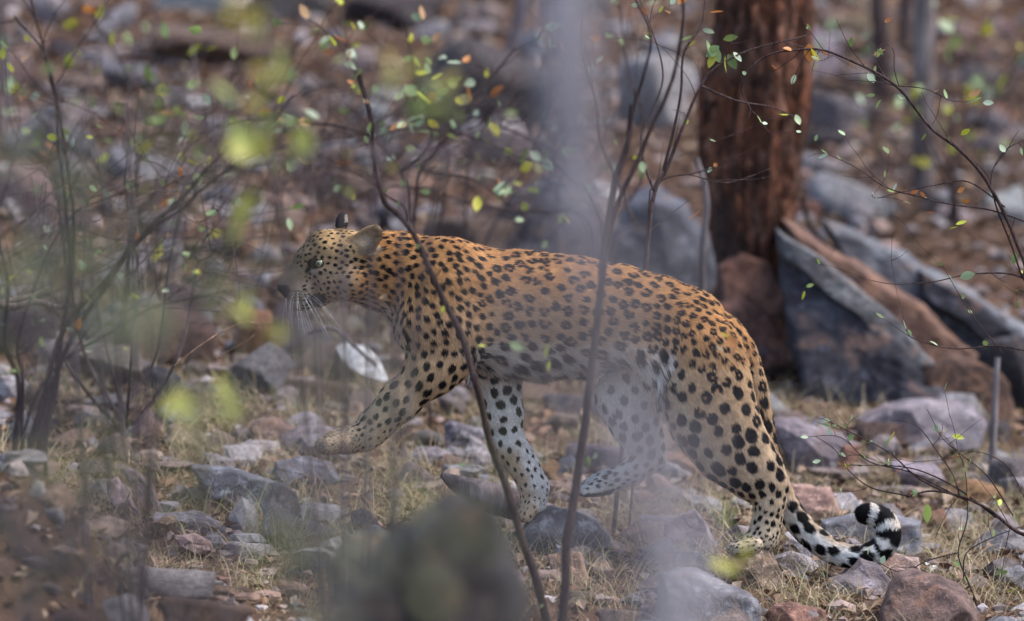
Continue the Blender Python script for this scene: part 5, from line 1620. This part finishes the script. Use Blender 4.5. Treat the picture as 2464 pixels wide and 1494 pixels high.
shrub('shrub', 'grey bare twigs tangled above the middle of the back', 'shrub', [
    ((.006, .002), [(1420, 560), (1330, 520), (1230, 500), (1100, 470), (960, 460), (850, 470)]),
    ((.005, .002), [(1440, 540), (1360, 420), (1280, 330), (1160, 300), (1060, 330)]),
    ((.005, .002), [(1520, 520), (1470, 400), (1440, 260), (1400, 140), (1380, 20)]),
    ((.004, .002), [(1480, 520), (1540, 420), (1560, 300), (1500, 150), (1480, 0)]),
], 2.0, (.8, .7, .72), 5, .3, 34, .03, (.8, .15, .05), grp='shrubs and saplings on the slope', depth=.4, wob=.04, twig_r=.0018)
shrub('shrub', 'sparse tall shrub among the thin trunks at the upper right', 'shrub', [
    ((.006, .002), [(2290, 420), (2280, 260), (2300, 120), (2330, 0)]),
    ((.005, .002), [(2300, 420), (2360, 300), (2420, 180), (2470, 80)]),
    ((.005, .002), [(2280, 410), (2210, 280), (2160, 180), (2080, 100)]),
    ((.006, .002), [(2260, 400), (2150, 230), (2060, 210), (1950, 215)]),
], 4.2, (.7, .58, .6), 3.5, .3, 46, .045, (.55, .38, .07), grp='shrubs and saplings on the slope', depth=.5, wob=.04, twig_r=.002)
# ---- far out of focus growth near the camera
def near_stem(label, pts, y, r0, r1, tint, leaves=0, leafcols=(), lsize=.03, spread=.03, lv=None):
    P_ = [at(u, v, y) for u, v in pts]
    b = P_[0].copy(); b[2] = float(gz(b[0], b[1])) - .02
    o = empty('sapling', b); tag(o, label, 'sapling', 'saplings close to the camera')
    foot = b - b
    A = [foot] + [p - b for p in P_]
    A.append(A[-1] + (A[-1] - A[-2]) * .8)
    Q = smooth_path(np.c_[np.array(A), np.linspace(r0, r1, len(A))], 8)
    V, F = tube_np(Q[:, :3], Q[:, 3], 10)
    obj('stem', mesh_np('stem', V, F, M['bark_grey']), o, color=tint)
    for (u, v, k) in (lv or ()):
        c = at(u, v, y) - b
        j = np.linalg.norm(Q[:, :3] - c, axis=1).argmin()
        T_ = np.array([Q[j, :3] + (c - Q[j, :3]) * t + np.array([0, 0, .02]) * math.sin(t * 3) for t in np.linspace(0, 1, 6)])
        V, F = tube_np(T_, np.linspace(.002, .0012, 6), 5)
        obj('twig', mesh_np('twig', V, F, M['bark_grey']), o, color=tint)
        for q in range(k):
            add_leaf(o, c + np.array([random.gauss(0, spread), random.gauss(0, .05), random.gauss(0, spread)]), (random.gauss(0, 1), random.gauss(0, .4), random.gauss(0, 1)), lsize * random.uniform(.7, 1.2), random.choice(leafcols))
    return o
def near_tree():
    """small pale tree whose trunk stands out of frame; one limb droops into the top of the picture"""
    y = -10.2
    b = np.array([1.35, y, 0.0]); b[2] = float(gz(b[0], b[1])) - .05
    o = empty('tree', b); tag(o, 'pale grey soft drooping limb hanging from the top edge left of the big trunk', 'tree', 'trees on the slope')
    P_ = [np.array(q) for q in ((0, 0, 0), (.04, .02, .9), (-.02, 0, 1.8), (.03, .03, 2.7), (-.05, 0, 3.4))]
    me = trunk_mesh(P_, [.085, .07, .062, .05, .03], 20, .06, 7, 8); me.materials.append(M['bark_grey'])
    obj('trunk', me, o, color=(1.6, 1.62, 1.68))
    L_ = [np.array([.02, .02, 2.45]), np.array([-.35, .02, 2.75])] + [at(u, v, y) - b for u, v in ((1600, -760), (1420, -380), (1370, -60), (1378, 250), (1396, 480), (1425, 700))]
    me = trunk_mesh(L_, [.045, .042, .038, .036, .034, .030, .023, .008], 14, .05, 9, 8); me.materials.append(M['bark_grey'])
    obj('limb', me, o, color=(2.3, 2.34, 2.42))
near_tree()
near_stem('pale blurred stem in front of the lifted hind leg', [(1640, 1560), (1580, 1300), (1530, 1080), (1490, 900)], -11.5, .024, .004, (2.3, 2.34, 2.42))
near_stem('thin stem carrying the soft yellow-green leaf blur above the head', [(560, 1560), (570, 1100), (585, 700), (610, 400), (640, 200), (640, -40)], -5.4, .003, .0022, (.7, .6, .6), 0, [(.40, .42, .06), (.46, .46, .10), (.36, .42, .12)], .062, .028, [(612, 335, 8), (655, 352, 2), (640, 200, 3), (600, 545, 2), (590, 800, 3), (500, 960, 4)])
near_stem('stem with yellowing leaves blurred at the left of the top edge', [(700, 1560), (690, 900), (660, 500), (640, 260), (600, 60), (580, -60)], -6.0, .003, .0025, (.7, .6, .6), 0, [(.50, .40, .07), (.44, .34, .10), (.30, .36, .10)], .042, .018, [(645, 195, 4), (610, 40, 5), (560, 10, 4), (1000, 150, 5), (990, 200, 4), (1080, 230, 3)])
near_stem('soft grey-green leafy stem in front of the left bush', [(40, 1560), (60, 1200), (110, 900), (90, 600), (30, 380)], -9.5, .008, .005, (1.0, .98, .95), 0, [(.20, .25, .13), (.24, .28, .16)], .03, .05, [(60, 520, 9), (140, 600, 6), (20, 430, 6), (330, 700, 7), (250, 760, 5)])
near_stem('grey-green leafy sprig blurred across the bottom middle', [(800, 1600), (740, 1500), (720, 1400), (700, 1250), (640, 1100)], -9.0, .007, .004, (.9, .88, .86), 0, [(.22, .27, .12), (.30, .32, .12), (.38, .38, .09)], .03, .045, [(740, 1420, 8), (700, 1380, 5), (830, 1280, 4), (500, 1000, 4), (530, 940, 3)])
near_stem('dark soft stem lying low across the bottom left corner', [(-60, 1290), (60, 1330), (180, 1375), (300, 1400), (420, 1420)], -6.5, .017, .010, (.34, .3, .3))
near_stem('dim upright stem left of the leopard face', [(540, 1560), (485, 1150), (470, 900), (490, 760), (520, 640), (550, 520)], -6.5, .006, .0035, (.55, .5, .5))
near_stem('yellow-green leaf blurred under the near hind paw', [(1800, 1600), (1795, 1480), (1780, 1390)], -4.5, .002, .0015, (.6, .6, .4), 0, [(.38, .36, .03), (.34, .34, .04)], .05, .012, [(1778, 1370, 3)])
near_stem('grey stems blurred along the lower left edge', [(60, 1560), (170, 1300), (240, 1150), (260, 1000)], -7.0, .010, .006, (.6, .56, .56))

# ---- dense thin growth close to the camera: far out of focus, it reads as a soft veil
def near_bush(label, box, y, n, rtw, tint, leaves=0, cols=(), lsize=.025, L=(.10, .26), lean=0., nst=4, group='twiggy bushes close to the camera'):
    u0, u1, v0, v1 = box
    s = scale_at(y)
    mid = at((u0 + u1) / 2, v1, y)
    b = mid.copy(); b[2] = float(gz(b[0], b[1])) - .02
    o = empty('bush', b); tag(o, label, 'bush', group)
    pts_all = []
    for i in range(nst):
        f = (i + .5) / nst
        top = at(u0 + (u1 - u0) * f + random.uniform(-30, 30), v0 + random.uniform(0, .35) * (v1 - v0), y + random.uniform(-.5, .5)) - b
        low = at(u0 + (u1 - u0) * (.25 + .5 * f), v1, y + random.uniform(-.2, .2)) - b
        Q = smooth_path([np.array([random.uniform(-.05, .05), 0, 0]), low, low * .5 + top * .5 + np.array([random.gauss(0, .02), 0, 0]), top], 9)
        V, F = tube_np(Q, np.linspace(.005, .0015, len(Q)), 6)
        obj('stem', mesh_np('stem', V, F, M['bark_grey']), o, color=tint)
        pts_all += [q for q in Q if q[2] > low[2] - .02]
    A = np.array(pts_all); parts = []
    ends = []
    for q in range(n):
        c = at(random.uniform(u0, u1), random.triangular(v0, v1, (v0 + v1) / 2), y + random.uniform(-.6, .6)) - b
        j = np.linalg.norm((A - c) * [1, .3, 1], axis=1).argmin()
        d = c - A[j]
        a = random.gauss(1.2 + lean, .6)
        e = c + np.array([math.cos(a), random.gauss(0, .3), math.sin(a)]) * random.uniform(*L) * .6
        P_ = smooth_path([A[j], A[j] + d * .5 + np.array([0, 0, .01]), c, e], 4)
        parts.append(tube_np(P_, np.linspace(rtw, rtw * .55, len(P_)), 4)); ends += [c, e]
    V, F = cat_np(parts)
    t = obj('twigs', mesh_np('twigs', V, F, M['bark_grey']), o, color=tint)
    t['kind'] = 'stuff'
    for q in range(leaves):
        add_leaf(o, random.choice(ends), (random.gauss(0, 1), random.gauss(0, .5), random.gauss(0, 1)), lsize * random.uniform(.7, 1.3), random.choice(cols))
GG = [(.17, .21, .10), (.20, .24, .12), (.26, .29, .12)]; GY = [(.34, .36, .10), (.38, .36, .10), (.28, .33, .14)]
near_bush('grey-green twiggy haze of a near bush over the left edge', (-60, 480, 380, 1060), -9.0, 64, .0014, (.42, .43, .4), 40, GG, .03, nst=5)
near_bush('faint twig haze of a near bush before the throat and chin', (640, 1000, 720, 1000), -11.2, 16, .0010, (.9, .9, .88), 10, GY, .02, nst=3)
near_bush('brownish twig haze of a near bush over the lower left corner', (-40, 640, 1080, 1520), -10.0, 52, .0014, (.5, .46, .43), 22, GY, .028, nst=5)
near_bush('grey-green haze of a near bush across the bottom middle', (640, 1260, 1220, 1520), -10.4, 40, .0013, (.3, .3, .28), 22, GG, .03, nst=4)
near_bush('thin pale haze of a near bush before the flank', (1130, 1640, 640, 960), -12.2, 46, .0010, (1.3, 1.3, 1.3), 0, GY, .022, nst=3)
near_bush('light grey haze of a near bush before the lifted hind leg', (1440, 1720, 860, 1520), -11.4, 34, .0012, (1.55, 1.57, 1.62), 0, GY, .022, nst=3)
near_bush('streaky brown twigs of a bush a few steps before the head', (420, 1300, 230, 500), -3.4, 60, .0017, (.6, .52, .52), 16, GY, .024, L=(.16, .4), lean=-.9, nst=6)

near_bush('tangle of fine dark twigs blurred over the upper left', (-40, 620, 60, 540), -3.0, 110, .0013, (.62, .55, .55), 30, GG + GREENS[:3], .024, L=(.14, .4), lean=-.3, nst=6)
near_bush('tangle of grey twigs on the slope behind the left bush', (-40, 620, 330, 860), 1.2, 120, .0020, (.55, .47, .46), 26, GREENS, .026, L=(.14, .36), lean=-.4, nst=6, group='twig tangles on the slope')
near_bush('tangle of grey twigs on the slope over the leopard back', (640, 1480, 200, 560), 2.6, 120, .0023, (.5, .43, .43), 22, GREENS, .03, L=(.16, .42), lean=-.6, nst=7, group='twig tangles on the slope')
near_bush('tangle of bare twigs on the slope at the upper right', (1940, 2480, 60, 560), 4.4, 70, .0026, (.5, .43, .43), 26, GREENS, .034, L=(.16, .42), lean=0, nst=5, group='twig tangles on the slope')

# ---- sticks and dry stems on the ground
for (pts, y, r0, tint, lab) in (
        ([(-20, 735), (40, 722), (80, 712), (105, 702)], .35, .010, (2.0, 1.75, 1.6), 'upper pale dead branch sticking in from the left edge'),
        ([(-20, 728), (30, 738), (90, 726), (130, 738), (170, 735)], .30, .010, (1.7, 1.5, 1.45), 'lower forked dead branch at the left edge'),
        ([(1930, 470), (1960, 560), (2060, 640)], 3.0, .008, (.5, .4, .4), 'dark fallen stick on the rocks right of the trunk'),
        ([(740, 800), (800, 790), (850, 830), (905, 880)], 1.2, .007, (1.8, 1.75, 1.9), 'pale curved stick below the whiskers'),
        ([(1870, 200), (1960, 205), (2060, 225)], 3.8, .010, (.35, .3, .3), 'dark level branch right of the upper trunk')):
    P_ = smooth_path([at(u, v, y) for u, v in pts], 6)
    b = P_[0].copy()
    V, F = tube_np(P_ - b, np.linspace(r0, r0 * .55, len(P_)), 8)
    tag(obj('stick', mesh_np('stick', V, F, M['twig']), None, b, tint), lab, 'stick', 'fallen sticks')
for (pts, y, lab) in (
        ([(420, 1000), (470, 960), (530, 920), (590, 895), (625, 905), (600, 935), (520, 980)], .4, 'looped dry straw stem near the left bush'),
        ([(1800, 1130), (1840, 1128), (1890, 1170), (1900, 1190)], .5, 'dry bent stalk behind the hock'),
        ([(290, 1235), (330, 1150), (360, 1090)], -.3, 'leaning pale stalk by the split pink rock')):
    P_ = smooth_path([at(u, v - (120 if 'loop' in lab else 0), y) for u, v in pts], 8)
    b = P_[0].copy()
    V, F = tube_np(P_ - b, np.linspace(.0018, .0009, len(P_)), 5)
    tag(obj('stalk', mesh_np('stalk', V, F, M['twig']), None, b, (4.5, 3.6, 2.6)), lab, 'stalk', 'dry stalks')
print('done', NLEAF, len(bpy.data.objects), round(time.time() - T0, 1))
